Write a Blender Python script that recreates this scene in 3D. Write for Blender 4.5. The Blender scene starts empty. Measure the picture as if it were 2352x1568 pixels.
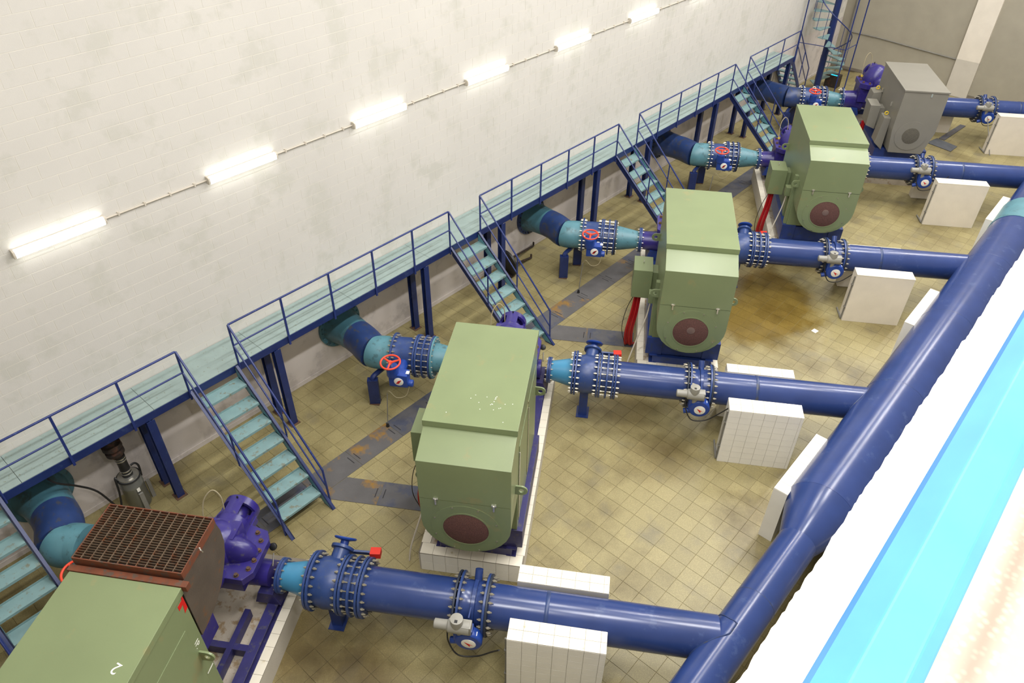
import bpy, bmesh, math, random
from mathutils import Vector, Matrix
random.seed(7)
SC = bpy.context.scene
COL = SC.collection
pi = math.pi

# ------------------------------------------------------------------ camera
CAMP = (10.64, -3.2931, 10.3012)
YAW, PITCH, ROLL, FPX = -0.7183, -0.6785, -0.0092, 1720.75
fw = Vector((math.sin(YAW)*math.cos(PITCH), math.cos(YAW)*math.cos(PITCH), math.sin(PITCH)))
rt0 = Vector((math.cos(YAW), -math.sin(YAW), 0)); dn0 = fw.cross(rt0)
RT = math.cos(ROLL)*rt0 + math.sin(ROLL)*dn0
DN = -math.sin(ROLL)*rt0 + math.cos(ROLL)*dn0
cd = bpy.data.cameras.new('camera'); cam = bpy.data.objects.new('camera', cd); COL.objects.link(cam)
cam.matrix_world = Matrix(((RT.x, -DN.x, -fw.x, CAMP[0]), (RT.y, -DN.y, -fw.y, CAMP[1]), (RT.z, -DN.z, -fw.z, CAMP[2]), (0, 0, 0, 1)))
cd.sensor_fit = 'HORIZONTAL'; cd.sensor_width = 36.0; cd.lens = FPX/2352*36.0; cd.clip_start = 0.05; cd.clip_end = 200
SC.camera = cam
def project(p):
    q = Vector(p) - Vector(CAMP); z = q.dot(fw)
    if z < 0.05: return None
    return (1176+FPX*q.dot(RT)/z, 784+FPX*q.dot(DN)/z, z)

# ------------------------------------------------------------------ world, lights, exposure
w = bpy.data.worlds.new('hall_air'); SC.world = w; w.use_nodes = True
w.node_tree.nodes['Background'].inputs[0].default_value = (0.75, 0.8, 0.9, 1); w.node_tree.nodes['Background'].inputs[1].default_value = 0.02
VS = SC.view_settings
VS.view_transform = 'Standard'; VS.look = 'None'; VS.gamma = 1.0; VS.use_curve_mapping = False; VS.exposure = 0.0
def area(name, loc, sx, sy, power, col=(1, 0.95, 0.86), rot=(0, 0, 0)):
    l = bpy.data.lights.new(name, 'AREA'); l.shape = 'RECTANGLE'; l.size = sx; l.size_y = sy; l.energy = power; l.color = col
    o = bpy.data.objects.new(name, l); o.location = loc; o.rotation_euler = rot; COL.objects.link(o); return o
LAMP = (1.0, 0.985, 0.965)
for k in range(7):                       # two rows of ceiling lamps along the hall
    area('ceiling_lamp', (8.8, -4.0+5.0*k, 12.7), 0.5, 2.6, 420, LAMP)
for k in range(6):
    area('ceiling_lamp', (5.2, -1.4+5.4*k, 12.7), 0.5, 2.6, 160 if k == 0 else 330, LAMP)
area('puddle_glint_light', (2.45, 28.3, 11.7), 1.4, 0.6, 60, LAMP, (-pi/2, 0, 0))  # unseen light added so the wet floor patch mirrors a bright spot
area('gallery_fill_light', (12.0, -1.8, 11.9), 1.2, 0.3, 230, LAMP)      # unseen light added over the gallery to overexpose the near curb and rail

# ------------------------------------------------------------------ materials
def lin(c):
    c /= 255.0
    return c/12.92 if c <= 0.04045 else ((c+0.055)/1.055)**2.4
def rgb(r, g, b): return (lin(r), lin(g), lin(b), 1)
def newmat(name):
    m = bpy.data.materials.new(name); m.use_nodes = True
    return m, m.node_tree, m.node_tree.nodes['Principled BSDF']
def link(nt, a, ao, b, bi): nt.links.new(a.outputs[ao], b.inputs[bi])
def paint(name, c, rough=0.45, metal=0.0, wear=None, wear_amt=0.0, scale=6.0, vary=0.12, bump=0.0, spec=0.5, wscale=None):
    """painted / bare surface: slow tonal variation, optional patches of wear in a second colour"""
    m, nt, b = newmat(name); N = nt.nodes
    geo = N.new('ShaderNodeNewGeometry')
    n1 = N.new('ShaderNodeTexNoise'); n1.inputs['Scale'].default_value = scale; n1.inputs['Detail'].default_value = 5
    link(nt, geo, 'Position', n1, 'Vector')
    r1 = N.new('ShaderNodeMapRange'); r1.inputs[1].default_value = 0.3; r1.inputs[2].default_value = 0.7; r1.inputs[3].default_value = 1-vary; r1.inputs[4].default_value = 1+vary
    link(nt, n1, 0, r1, 0)
    mx = N.new('ShaderNodeVectorMath'); mx.operation = 'SCALE'; mx.inputs[0].default_value = c[:3]
    link(nt, r1, 0, mx, 3)
    last = (mx, 0)
    if wear is not None:
        n2 = N.new('ShaderNodeTexNoise'); n2.inputs['Scale'].default_value = wscale or scale*1.7; n2.inputs['Detail'].default_value = 8; n2.inputs['Roughness'].default_value = 0.65
        link(nt, geo, 'Position', n2, 'Vector')
        r2 = N.new('ShaderNodeMapRange'); r2.inputs[1].default_value = 0.62-wear_amt; r2.inputs[2].default_value = 0.68-wear_amt*0.6
        link(nt, n2, 0, r2, 0)
        mm = N.new('ShaderNodeMix'); mm.data_type = 'RGBA'; mm.inputs['B'].default_value = wear
        link(nt, r2, 0, mm, 'Factor'); nt.links.new(mx.outputs[0], mm.inputs['A'])
        last = (mm, 'Result')
    nt.links.new(last[0].outputs[last[1]], b.inputs['Base Color'])
    b.inputs['Roughness'].default_value = rough; b.inputs['Metallic'].default_value = metal; b.inputs['Specular IOR Level'].default_value = spec
    if bump:
        bp = N.new('ShaderNodeBump'); bp.inputs['Strength'].default_value = bump; bp.inputs['Distance'].default_value = 0.01
        n3 = N.new('ShaderNodeTexNoise'); n3.inputs['Scale'].default_value = 60; n3.inputs['Detail'].default_value = 4
        link(nt, geo, 'Position', n3, 'Vector'); link(nt, n3, 0, bp, 'Height'); link(nt, bp, 0, b, 'Normal')
    return m
RUST = rgb(96, 58, 34)
M = {}
M['wall'] = paint('wall_paint', rgb(202, 199, 193), 0.75, wear=rgb(194, 192, 184), wear_amt=0.10, scale=0.7, vary=0.03, bump=0.15, wscale=1.3)
M['mortar'] = paint('painted_joint', rgb(220, 216, 206), 0.8, vary=0.03)
M['dado'] = paint('wall_plaster', rgb(208, 200, 195), 0.7, wear=rgb(190, 182, 178), wear_amt=0.09, scale=1.2, vary=0.05, bump=0.2, wscale=2.2)
M['endwall'] = paint('end_wall_plaster', rgb(160, 154, 138), 0.8, scale=2.0, vary=0.05, bump=0.4)
M['white_plaster'] = paint('white_plaster', rgb(226, 218, 204), 0.8, scale=3, vary=0.04, bump=0.3)
M['grey_plaster'] = paint('grey_plaster', rgb(198, 192, 180), 0.8, scale=3, vary=0.04, bump=0.3)
M['ceil'] = paint('ceiling_plaster', rgb(205, 200, 190), 0.9, vary=0.03)
M['blue'] = paint('pipe_blue', rgb(42, 61, 114), 0.23, wear=rgb(56, 74, 122), wear_amt=0.02, scale=2.5, vary=0.09)
M['blue_chipped'] = paint('pipe_blue_chipped', rgb(42, 61, 114), 0.23, wear=rgb(62, 46, 42), wear_amt=-0.035, scale=3.0, vary=0.09, wscale=3.0)
M['valve_blue'] = paint('valve_blue', rgb(44, 66, 118), 0.34, wear=rgb(64, 78, 110), wear_amt=0.05, scale=9, vary=0.12)
M['gear_blue'] = paint('gear_blue', rgb(30, 64, 146), 0.36, scale=9, vary=0.1)
M['beam'] = paint('beam_blue', rgb(27, 42, 92), 0.38, wear=rgb(42, 58, 100), wear_amt=0.04, scale=5, vary=0.12)
M['railing'] = paint('railing_blue', rgb(36, 50, 108), 0.35, wear=rgb(58, 74, 126), wear_amt=0.03, scale=8, vary=0.1)
M['navy'] = paint('pipe_navy', rgb(38, 58, 104), 0.4, wear=rgb(62, 66, 78), wear_amt=0.08, scale=4, vary=0.18)
M['purple'] = paint('pump_violet', rgb(46, 38, 112), 0.30, wear=rgb(74, 70, 98), wear_amt=0.03, scale=7, vary=0.12)
M['base_violet'] = paint('base_frame_violet', rgb(44, 42, 94), 0.42, wear=rgb(72, 70, 84), wear_amt=0.06, scale=6, vary=0.15)
M['base_blue'] = paint('base_frame_blue', rgb(34, 56, 120), 0.4, wear=rgb(48, 62, 98), wear_amt=0.07, scale=5, vary=0.15)
M['deck'] = paint('deck_teal', rgb(140, 157, 154), 0.5, wear=rgb(116, 122, 102), wear_amt=0.01, scale=4, vary=0.06, wscale=22)
M['tread'] = paint('tread_teal', rgb(122, 152, 154), 0.45, wear=rgb(118, 122, 108), wear_amt=0.06, scale=4, vary=0.08, wscale=9)
M['stringer_teal'] = paint('stringer_teal', rgb(82, 130, 142), 0.45, scale=5, vary=0.1)
M['cyan'] = paint('reducer_cyan', rgb(66, 132, 168), 0.30, scale=5, vary=0.06)
M['teal_pipe'] = paint('pipe_teal', rgb(84, 130, 142), 0.40, wear=rgb(70, 104, 112), wear_amt=0.06, scale=4, vary=0.10)
M['dark_teal'] = paint('pipe_dark_teal', rgb(66, 108, 122), 0.45, wear=rgb(62, 88, 96), wear_amt=0.10, scale=3, vary=0.14)
M['green'] = paint('motor_green', rgb(118, 130, 94), 0.32, wear=rgb(128, 130, 92), wear_amt=0.02, scale=1.4, vary=0.05, bump=0.04)
M['grey_motor'] = paint('motor_grey', rgb(126, 123, 114), 0.42, scale=2, vary=0.04)
M['grey_box'] = paint('actuator_grey', rgb(142, 140, 132), 0.45, scale=8, vary=0.06)
M['tile_white'] = paint('glazed_white_tile', rgb(226, 219, 202), 0.22, wear=rgb(196, 184, 152), wear_amt=-0.02, scale=4, vary=0.03)
M['tile_side'] = paint('glazed_side_tile', rgb(234, 232, 228), 0.28, scale=3, vary=0.03)
M['grout_grey'] = paint('grey_grout', rgb(176, 170, 156), 0.8, vary=0.04)
M['grout_dark'] = paint('dark_grout', rgb(120, 112, 100), 0.85, vary=0.1)
M['concrete'] = paint('plinth_concrete', rgb(172, 162, 148), 0.8, wear=rgb(140, 120, 92), wear_amt=0.08, scale=4, vary=0.1, bump=0.3)
M['cover'] = paint('trench_cover_steel', rgb(88, 87, 90), 0.5, metal=0.1, wear=rgb(72, 76, 92), wear_amt=0.14, scale=3, vary=0.12, bump=0.25, wscale=3.2)
M['cover_rust'] = paint('trench_cover_rusty', rgb(90, 88, 88), 0.55, metal=0.05, wear=rgb(138, 104, 44), wear_amt=0.075, scale=3, vary=0.12, bump=0.25, wscale=1.6)
M['slot'] = paint('slot_black', rgb(34, 32, 36), 0.7, vary=0.1)
M['rust'] = paint('rusty_sheet', rgb(80, 70, 60), 0.6, wear=rgb(100, 70, 48), wear_amt=0.03, scale=4, vary=0.14, bump=0.2)
M['rust_frame'] = paint('rusty_frame', rgb(104, 56, 34), 0.65, wear=rgb(80, 66, 56), wear_amt=0.1, scale=8, vary=0.2)
M['grate'] = paint('grating_steel', rgb(96, 80, 64), 0.55, metal=0.2, wear=RUST, wear_amt=0.1, scale=9, vary=0.2)
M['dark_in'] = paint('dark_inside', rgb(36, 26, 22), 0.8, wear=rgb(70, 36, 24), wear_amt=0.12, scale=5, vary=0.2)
M['fan'] = paint('fan_mesh_brown', rgb(92, 62, 56), 0.6, scale=90, vary=0.5)
M['fan_grey'] = paint('fan_mesh_grey', rgb(92, 88, 78), 0.6, scale=70, vary=0.4)
M['hub'] = paint('fan_hub', rgb(112, 92, 86), 0.6, vary=0.1)
M['bolt'] = paint('zinc_bolt', rgb(176, 170, 154), 0.36, metal=0.75, scale=30, vary=0.2)
M['chrome'] = paint('bright_steel', rgb(210, 208, 200), 0.25, metal=0.85, scale=10, vary=0.05)
M['steel'] = paint('stainless_barrel', rgb(132, 134, 132), 0.35, metal=0.6, scale=6, vary=0.1)
M['gasket'] = paint('black_gasket', rgb(38, 46, 62), 0.5, vary=0.1)
M['black'] = paint('black_rubber', rgb(26, 26, 28), 0.5, vary=0.1)
M['rusty_black'] = paint('rusty_black', rgb(44, 36, 32), 0.6, wear=rgb(76, 50, 38), wear_amt=0.1, vary=0.2)
M['red'] = paint('wheel_red', rgb(222, 70, 44), 0.4, vary=0.06)
M['red_box'] = paint('weight_red', rgb(216, 48, 34), 0.4, vary=0.06)
M['red_cable'] = paint('cable_red', rgb(166, 22, 28), 0.4, vary=0.1)
M['red_tape'] = paint('red_tape', rgb(196, 24, 20), 0.5, vary=0.04)
M['dial'] = paint('dial_white', rgb(238, 236, 228), 0.4, vary=0.02)
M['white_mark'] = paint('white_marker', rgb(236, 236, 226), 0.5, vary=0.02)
M['conduit'] = paint('conduit_grey', rgb(120, 118, 112), 0.5, vary=0.1)
M['conduit_white'] = paint('conduit_white', rgb(200, 192, 178), 0.6, vary=0.05)
M['yellow'] = paint('yellow_ring', rgb(222, 190, 40), 0.5, vary=0.05)
M['brass'] = paint('hose_tan', rgb(150, 140, 112), 0.45, vary=0.1)
M['foot_rust'] = paint('foot_plate_rust', rgb(92, 66, 48), 0.7, wear=rgb(60, 52, 48), wear_amt=0.1, vary=0.2)
M['gallery_white'] = paint('curb_white', rgb(244, 240, 232), 0.7, vary=0.03, bump=0.5)
M['rail_bright'] = paint('gallery_rail_blue', rgb(72, 134, 206), 0.28, scale=6, vary=0.08)
M['mat_grey'] = paint('mat_grey', rgb(74, 76, 80), 0.8, vary=0.15)
M['paper'] = paint('paper_white', rgb(240, 236, 228), 0.6, vary=0.02)
# lamp diffuser
m, nt, b = newmat('lamp_diffuser'); b.inputs['Base Color'].default_value = (0.9, 0.9, 0.88, 1)
b.inputs['Emission Color'].default_value = (1.0, 1.0, 0.94, 1); b.inputs['Emission Strength'].default_value = 9.0; M['lamp'] = m
m, nt, b = newmat('cyan_indicator'); b.inputs['Base Color'].default_value = rgb(20, 200, 255)
b.inputs['Emission Color'].default_value = rgb(20, 200, 255); b.inputs['Emission Strength'].default_value = 1.2; M['cyan_light'] = m
# dirt patches on the floor: where, how far, how strong
DIRT = [(4.55, -1.05, 0.9, 0.75), (5.6, -0.75, 1.0, 0.7), (6.5, 1.9, 0.5, 0.6), (5.3, 6.2, 0.9, 0.6), (6.4, 5.6, 0.9, 0.4), (8.5, 5.6, 0.6, 0.55), (4.7, 5.7, 0.5, 0.5), (8.2, 12.3, 0.9, 0.4), (7.0, 2.0, 0.9, 0.3), (0.9, 5.4, 0.6, 0.3), (6.9, 18.2, 1.0, 0.4), (5.0, 3.2, 0.35, 0.5)]
def dirt_mask(nt, geo):
    N = nt.nodes
    n = N.new('ShaderNodeTexNoise'); n.inputs['Scale'].default_value = 2.2; n.inputs['Detail'].default_value = 6; n.inputs['Roughness'].default_value = 0.65; link(nt, geo, 'Position', n, 'Vector')
    ad = N.new('ShaderNodeVectorMath'); ad.operation = 'MULTIPLY_ADD'; ad.inputs[1].default_value = (1.3, 1.3, 0); link(nt, n, 'Color', ad, 0); link(nt, geo, 'Position', ad, 2)
    last = None
    for (x, y, r, k) in DIRT:
        d = N.new('ShaderNodeVectorMath'); d.operation = 'DISTANCE'; d.inputs[1].default_value = (x+0.65, y+0.65, 0); link(nt, ad, 0, d, 0)
        mr = N.new('ShaderNodeMapRange'); mr.inputs[1].default_value = r; mr.inputs[2].default_value = r*0.35; mr.inputs[3].default_value = 0; mr.inputs[4].default_value = k; link(nt, d, 'Value', mr, 0)
        if last is None: last = mr
        else:
            mx = N.new('ShaderNodeMath'); mx.operation = 'MAXIMUM'; link(nt, last, 0, mx, 0); link(nt, mr, 0, mx, 1); last = mx
    return last
# terrazzo floor tile: tone per tile from its place, chips, stains
def terrazzo(name, base, size, chip=70, stain=True, wet=True):
    m, nt, b = newmat(name); N = nt.nodes
    geo = N.new('ShaderNodeNewGeometry')
    sc = N.new('ShaderNodeVectorMath'); sc.operation = 'SCALE'; sc.inputs[3].default_value = 1/size
    link(nt, geo, 'Position', sc, 0)
    fl = N.new('ShaderNodeVectorMath'); fl.operation = 'FLOOR'; link(nt, sc, 0, fl, 0)
    sep = N.new('ShaderNodeSeparateXYZ'); link(nt, fl, 0, sep, 0)
    cmb = N.new('ShaderNodeCombineXYZ'); link(nt, sep, 0, cmb, 0); link(nt, sep, 1, cmb, 1)
    wn = N.new('ShaderNodeTexWhiteNoise'); wn.noise_dimensions = '2D'; link(nt, cmb, 0, wn, 'Vector')
    rt_ = N.new('ShaderNodeMapRange'); rt_.inputs[3].default_value = 0.91; rt_.inputs[4].default_value = 1.07; link(nt, wn, 'Value', rt_, 0)
    vo = N.new('ShaderNodeTexVoronoi'); vo.inputs['Scale'].default_value = chip; vo.inputs['Randomness'].default_value = 1.0; link(nt, geo, 'Position', vo, 'Vector')
    cr = N.new('ShaderNodeMapRange'); cr.inputs[1].default_value = 0.05; cr.inputs[2].default_value = 0.5; cr.inputs[3].default_value = 1.30; cr.inputs[4].default_value = 0.90; link(nt, vo, 'Distance', cr, 0)
    mu = N.new('ShaderNodeMath'); mu.operation = 'MULTIPLY'; link(nt, rt_, 0, mu, 0); link(nt, cr, 0, mu, 1)
    c = N.new('ShaderNodeVectorMath'); c.operation = 'SCALE'; c.inputs[0].default_value = base[:3]; link(nt, mu, 0, c, 3)
    out = (c, 0)
    if stain:
        n1 = N.new('ShaderNodeTexNoise'); n1.inputs['Scale'].default_value = 0.55; n1.inputs['Detail'].default_value = 6; n1.inputs['Roughness'].default_value = 0.6; link(nt, geo, 'Position', n1, 'Vector')
        r1 = N.new('ShaderNodeMapRange'); r1.inputs[1].default_value = 0.48; r1.inputs[2].default_value = 0.72; r1.inputs[4].default_value = 0.85; link(nt, n1, 0, r1, 0)
        mm = N.new('ShaderNodeMix'); mm.data_type = 'RGBA'; mm.inputs['B'].default_value = rgb(86, 72, 38); link(nt, r1, 0, mm, 'Factor'); nt.links.new(c.outputs[0], mm.inputs['A'])
        n2 = N.new('ShaderNodeTexNoise'); n2.inputs['Scale'].default_value = 1.6; n2.inputs['Detail'].default_value = 7; link(nt, geo, 'Position', n2, 'Vector')
        r2 = N.new('ShaderNodeMapRange'); r2.inputs[1].default_value = 0.55; r2.inputs[2].default_value = 0.75; r2.inputs[4].default_value = 0.55; link(nt, n2, 0, r2, 0)
        m2 = N.new('ShaderNodeMix'); m2.data_type = 'RGBA'; m2.inputs['B'].default_value = rgb(104, 99, 86); link(nt, r2, 0, m2, 'Factor'); nt.links.new(mm.outputs['Result'], m2.inputs['A'])
        dm = dirt_mask(nt, geo)
        m5 = N.new('ShaderNodeMix'); m5.data_type = 'RGBA'; m5.blend_type = 'MULTIPLY'; m5.inputs['B'].default_value = (0.50, 0.42, 0.30, 1); link(nt, dm, 0, m5, 'Factor'); nt.links.new(m2.outputs['Result'], m5.inputs['A'])
        m2 = m5
        out = (m2, 'Result')
        if wet:      # leaked water under the third line: oily brown and shiny
            d = N.new('ShaderNodeVectorMath'); d.operation = 'DISTANCE'; d.inputs[1].default_value = (6.3, 11.9, 0)
            n4 = N.new('ShaderNodeTexNoise'); n4.inputs['Scale'].default_value = 1.4; n4.inputs['Detail'].default_value = 5; link(nt, geo, 'Position', n4, 'Vector')
            ad = N.new('ShaderNodeVectorMath'); ad.operation = 'MULTIPLY_ADD'; ad.inputs[1].default_value = (1.6, 1.6, 0); link(nt, n4, 'Color', ad, 0); link(nt, geo, 'Position', ad, 2)
            link(nt, ad, 0, d, 0)
            r4 = N.new('ShaderNodeMapRange'); r4.inputs[1].default_value = 1.9; r4.inputs[2].default_value = 1.2; link(nt, d, 'Value', r4, 0)
            m4 = N.new('ShaderNodeMix'); m4.data_type = 'RGBA'; m4.blend_type = 'MULTIPLY'; m4.inputs['B'].default_value = (0.62, 0.50, 0.26, 1); link(nt, r4, 0, m4, 'Factor'); nt.links.new(m2.outputs['Result'], m4.inputs['A'])
            out = (m4, 'Result')
            rr = N.new('ShaderNodeMapRange'); rr.inputs[3].default_value = 0.42; rr.inputs[4].default_value = 0.2; link(nt, r4, 0, rr, 0)
            d2 = N.new('ShaderNodeVectorMath'); d2.operation = 'DISTANCE'; d2.inputs[1].default_value = (7.35, 12.1, 0); link(nt, ad, 0, d2, 0)
            r5 = N.new('ShaderNodeMapRange'); r5.inputs[1].default_value = 0.55; r5.inputs[2].default_value = 0.45; link(nt, d2, 'Value', r5, 0)
            mr = N.new('ShaderNodeMix'); mr.data_type = 'FLOAT'; mr.inputs['B'].default_value = 0.03; link(nt, r5, 0, mr, 'Factor'); link(nt, rr, 0, mr, 'A'); link(nt, mr, 0, b, 'Roughness')
    nt.links.new(out[0].outputs[out[1]], b.inputs['Base Color'])
    if not wet: b.inputs['Roughness'].default_value = 0.5
    return m
M['floor'] = terrazzo('floor_terrazzo', rgb(152, 141, 99), 0.3)
M['floor_joint'] = paint('floor_joint', rgb(140, 129, 92), 0.8, wear=rgb(74, 62, 38), wear_amt=0.07, scale=1.5, vary=0.12, wscale=0.55)
M['gallery_floor'] = terrazzo('gallery_terrazzo', rgb(172, 156, 140), 0.4, chip=46, stain=False, wet=False)

# ------------------------------------------------------------------ mesh builder
class MB:
    def __init__(s): s.v = []; s.f = []; s.sm = []
    def add(s, vs, fs, smooth=False):
        n = len(s.v); s.v += [tuple(p) for p in vs]
        for f in fs: s.f.append(tuple(i+n for i in f)); s.sm.append(smooth)
        return s
    def box(s, x0, x1, y0, y1, z0, z1):
        vs = [(x, y, z) for z in (z0, z1) for y in (y0, y1) for x in (x0, x1)]
        return s.add(vs, [(0, 2, 3, 1), (4, 5, 7, 6), (0, 1, 5, 4), (2, 6, 7, 3), (0, 4, 6, 2), (1, 3, 7, 5)])
    def obox(s, c, ax, ay, az):       # oriented box, half-axis vectors
        c = Vector(c); ax = Vector(ax); ay = Vector(ay); az = Vector(az)
        vs = [c+ax*i+ay*j+az*k for k in (-1, 1) for j in (-1, 1) for i in (-1, 1)]
        return s.add(vs, [(0, 2, 3, 1), (4, 5, 7, 6), (0, 1, 5, 4), (2, 6, 7, 3), (0, 4, 6, 2), (1, 3, 7, 5)])
    def lathe(s, p, d, prof, n=28, caps=True):   # prof: (distance along d, radius)
        p = Vector(p); d = Vector(d).normalized()
        a = d.orthogonal().normalized(); b_ = d.cross(a)
        vs = []; fs = []
        for t, r in prof:
            for k in range(n):
                an = 2*pi*k/n; vs.append(p+d*t+(a*math.cos(an)+b_*math.sin(an))*r)
        for j in range(len(prof)-1):
            for k in range(n):
                k2 = (k+1) % n; fs.append((j*n+k, j*n+k2, (j+1)*n+k2, (j+1)*n+k))
        s.add(vs, fs, True)
        if caps:
            base = len(s.v)-len(vs)
            s.f.append(tuple(base+k for k in range(n-1, -1, -1))); s.sm.append(False)
            s.f.append(tuple(base+(len(prof)-1)*n+k for k in range(n))); s.sm.append(False)
        return s
    def cyl(s, p0, p1, r, n=20, r1=None):
        p0 = Vector(p0); p1 = Vector(p1); L = (p1-p0).length
        return s.lathe(p0, p1-p0, [(0, r), (L, r if r1 is None else r1)], n)
    def tube(s, pts, r, n=10, closed=False):
        pts = [Vector(p) for p in pts]; m = len(pts)
        rs = r if isinstance(r, (list, tuple)) else [r]*m
        vs = []; fs = []; prev = None
        for j in range(m):
            if closed: t = pts[(j+1) % m]-pts[j-1]
            else: t = pts[min(j+1, m-1)]-pts[max(j-1, 0)]
            t.normalize()
            if prev is None: a = t.orthogonal().normalized()
            else: a = (prev-t*prev.dot(t)).normalized()
            prev = a; b_ = t.cross(a)
            for k in range(n):
                an = 2*pi*k/n; vs.append(pts[j]+(a*math.cos(an)+b_*math.sin(an))*rs[j])
        for j in range(m if closed else m-1):
            j2 = (j+1) % m
            for k in range(n):
                k2 = (k+1) % n; fs.append((j*n+k, j*n+k2, j2*n+k2, j2*n+k))
        s.add(vs, fs, True)
        if not closed:
            base = len(s.v)-len(vs)
            s.f.append(tuple(base+k for k in range(n-1, -1, -1))); s.sm.append(False)
            s.f.append(tuple(base+(m-1)*n+k for k in range(n))); s.sm.append(False)
        return s
    def prism(s, poly, fn, d0, d1):   # poly of (a, b); fn(a, b, d) -> xyz
        n = len(poly); vs = [fn(a, b, d0) for a, b in poly]+[fn(a, b, d1) for a, b in poly]
        fs = [tuple(range(n-1, -1, -1)), tuple(range(n, 2*n))]+[(k, (k+1) % n, n+(k+1) % n, n+k) for k in range(n)]
        return s.add(vs, fs)
    def ring(s, p, d, ri, ro, th, n=40):   # flat washer
        return s.lathe(p, d, [(0, ri), (0, ro), (th, ro), (th, ri), (0, ri)], n, False)
    def torus(s, c, axis, R, r, n=32, k=10):
        c = Vector(c); ax = Vector(axis).normalized(); a = ax.orthogonal().normalized(); b_ = ax.cross(a)
        return s.tube([c+(a*math.cos(2*pi*i/n)+b_*math.sin(2*pi*i/n))*R for i in range(n)], r, k, True)
    def ellipsoid(s, c, rx, ry, rz, n=24, m=14):
        vs = []; fs = []
        for j in range(m+1):
            th = pi*j/m
            for k in range(n):
                an = 2*pi*k/n; vs.append((c[0]+rx*math.sin(th)*math.cos(an), c[1]+ry*math.sin(th)*math.sin(an), c[2]+rz*math.cos(th)))
        for j in range(m):
            for k in range(n):
                k2 = (k+1) % n; fs.append((j*n+k, (j+1)*n+k, (j+1)*n+k2, j*n+k2))
        return s.add(vs, fs, True)
def bez(pts, n=8):        # smooth polyline through points (Catmull-Rom)
    P = [Vector(p) for p in pts]; out = []
    for i in range(len(P)-1):
        p0 = P[max(i-1, 0)]; p1 = P[i]; p2 = P[i+1]; p3 = P[min(i+2, len(P)-1)]
        for k in range(n):
            t = k/n
            out.append(0.5*((2*p1)+(p2-p0)*t+(2*p0-5*p1+4*p2-p3)*t*t+(3*p1-p0-3*p2+p3)*t**3))
    out.append(P[-1]); return out

CACHE = {}; OFF = {}
def make_mesh(mb, name, mat, off=(0, 0, 0), bev=0.0):
    me = bpy.data.meshes.new(name); ox, oy, oz = off
    me.from_pydata([(x-ox, y-oy, z-oz) for x, y, z in mb.v], [], mb.f)
    me.polygons.foreach_set('use_smooth', mb.sm)
    me.materials.append(mat)
    bm = bmesh.new(); bm.from_mesh(me)
    bmesh.ops.remove_doubles(bm, verts=bm.verts, dist=1e-6)
    bmesh.ops.recalc_face_normals(bm, faces=bm.faces)
    if bev:
        ed = [e for e in bm.edges if len(e.link_faces) == 2 and e.calc_face_angle(0) > 0.6]
        bmesh.ops.bevel(bm, geom=ed, offset=bev, segments=2, profile=0.6, affect='EDGES', clamp_overlap=True)
    bm.to_mesh(me); bm.free()
    if any(mb.sm): me.set_sharp_from_angle(angle=0.7)
    me.update(); return me
def props(o, label=None, cat=None, group=None, kind=None):
    if label: o['label'] = label
    if cat: o['category'] = cat
    if group: o['group'] = group
    if kind: o['kind'] = kind
    return o
# unit frame (each pump line is turned against the wall)
TH = 0.5693; MX, MY, S = 5.9078, 1.1826, 5.98
cT, sT = math.cos(TH), math.sin(TH)
def uw(i, u, v, z): return (MX+u*cT-v*sT, MY+i*S+u*sT+v*cT, z)
def thing(name, label, cat, org=(0, 0, 0), unit=None, group=None):
    """an Empty at the base of a thing; meshes under it are given in world (or unit) coordinates"""
    o = bpy.data.objects.new(name, None); COL.objects.link(o); o.empty_display_size = 0.1
    if unit is None: o.location = org
    else: o.location = uw(unit, *org); o.rotation_euler = (0, 0, TH)
    OFF[o] = tuple(org); return props(o, label, cat, group)
def part(par, name, fn, mat, key=None, bev=0.0, kind=None, label=None):
    """one mesh object; same key -> shared mesh data"""
    off = OFF.get(par, (0, 0, 0))
    k = (key, mat) if key else None
    if k and k in CACHE: me = CACHE[k]
    else:
        mb = MB(); fn(mb); me = make_mesh(mb, name, M[mat], off, bev)
        if k: CACHE[k] = me
    o = bpy.data.objects.new(name, me); COL.objects.link(o); o.parent = par; OFF[o] = off
    return props(o, label, None, None, kind)
def inst(par, name, me, loc, rot=(0, 0, 0), kind=None):
    o = bpy.data.objects.new(name, me); COL.objects.link(o); o.parent = par
    off = OFF.get(par, (0, 0, 0)); o.location = (loc[0]-off[0], loc[1]-off[1], loc[2]-off[2]); o.rotation_euler = rot
    OFF[o] = off
    if kind: o['kind'] = kind
    return o
def struct(name, fn, mat, bev=0.0):
    mb = MB(); fn(mb); o = bpy.data.objects.new(name, make_mesh(mb, name, M[mat], (0, 0, 0), bev)); COL.objects.link(o)
    OFF[o] = (0, 0, 0); return props(o, kind='structure')
def solo(name, label, cat, fn, mat, org=(0, 0, 0), unit=None, group=None, bev=0.0, key=None):
    """a thing that is a single mesh"""
    k = (key, mat) if key else None
    if k and k in CACHE: me = CACHE[k]
    else:
        mb = MB(); fn(mb); me = make_mesh(mb, name, M[mat], org, bev)
        if k: CACHE[k] = me
    o = bpy.data.objects.new(name, me); COL.objects.link(o)
    if unit is None: o.location = org
    else: o.location = uw(unit, *org); o.rotation_euler = (0, 0, TH)
    OFF[o] = tuple(org); return props(o, label, cat, group)

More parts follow.
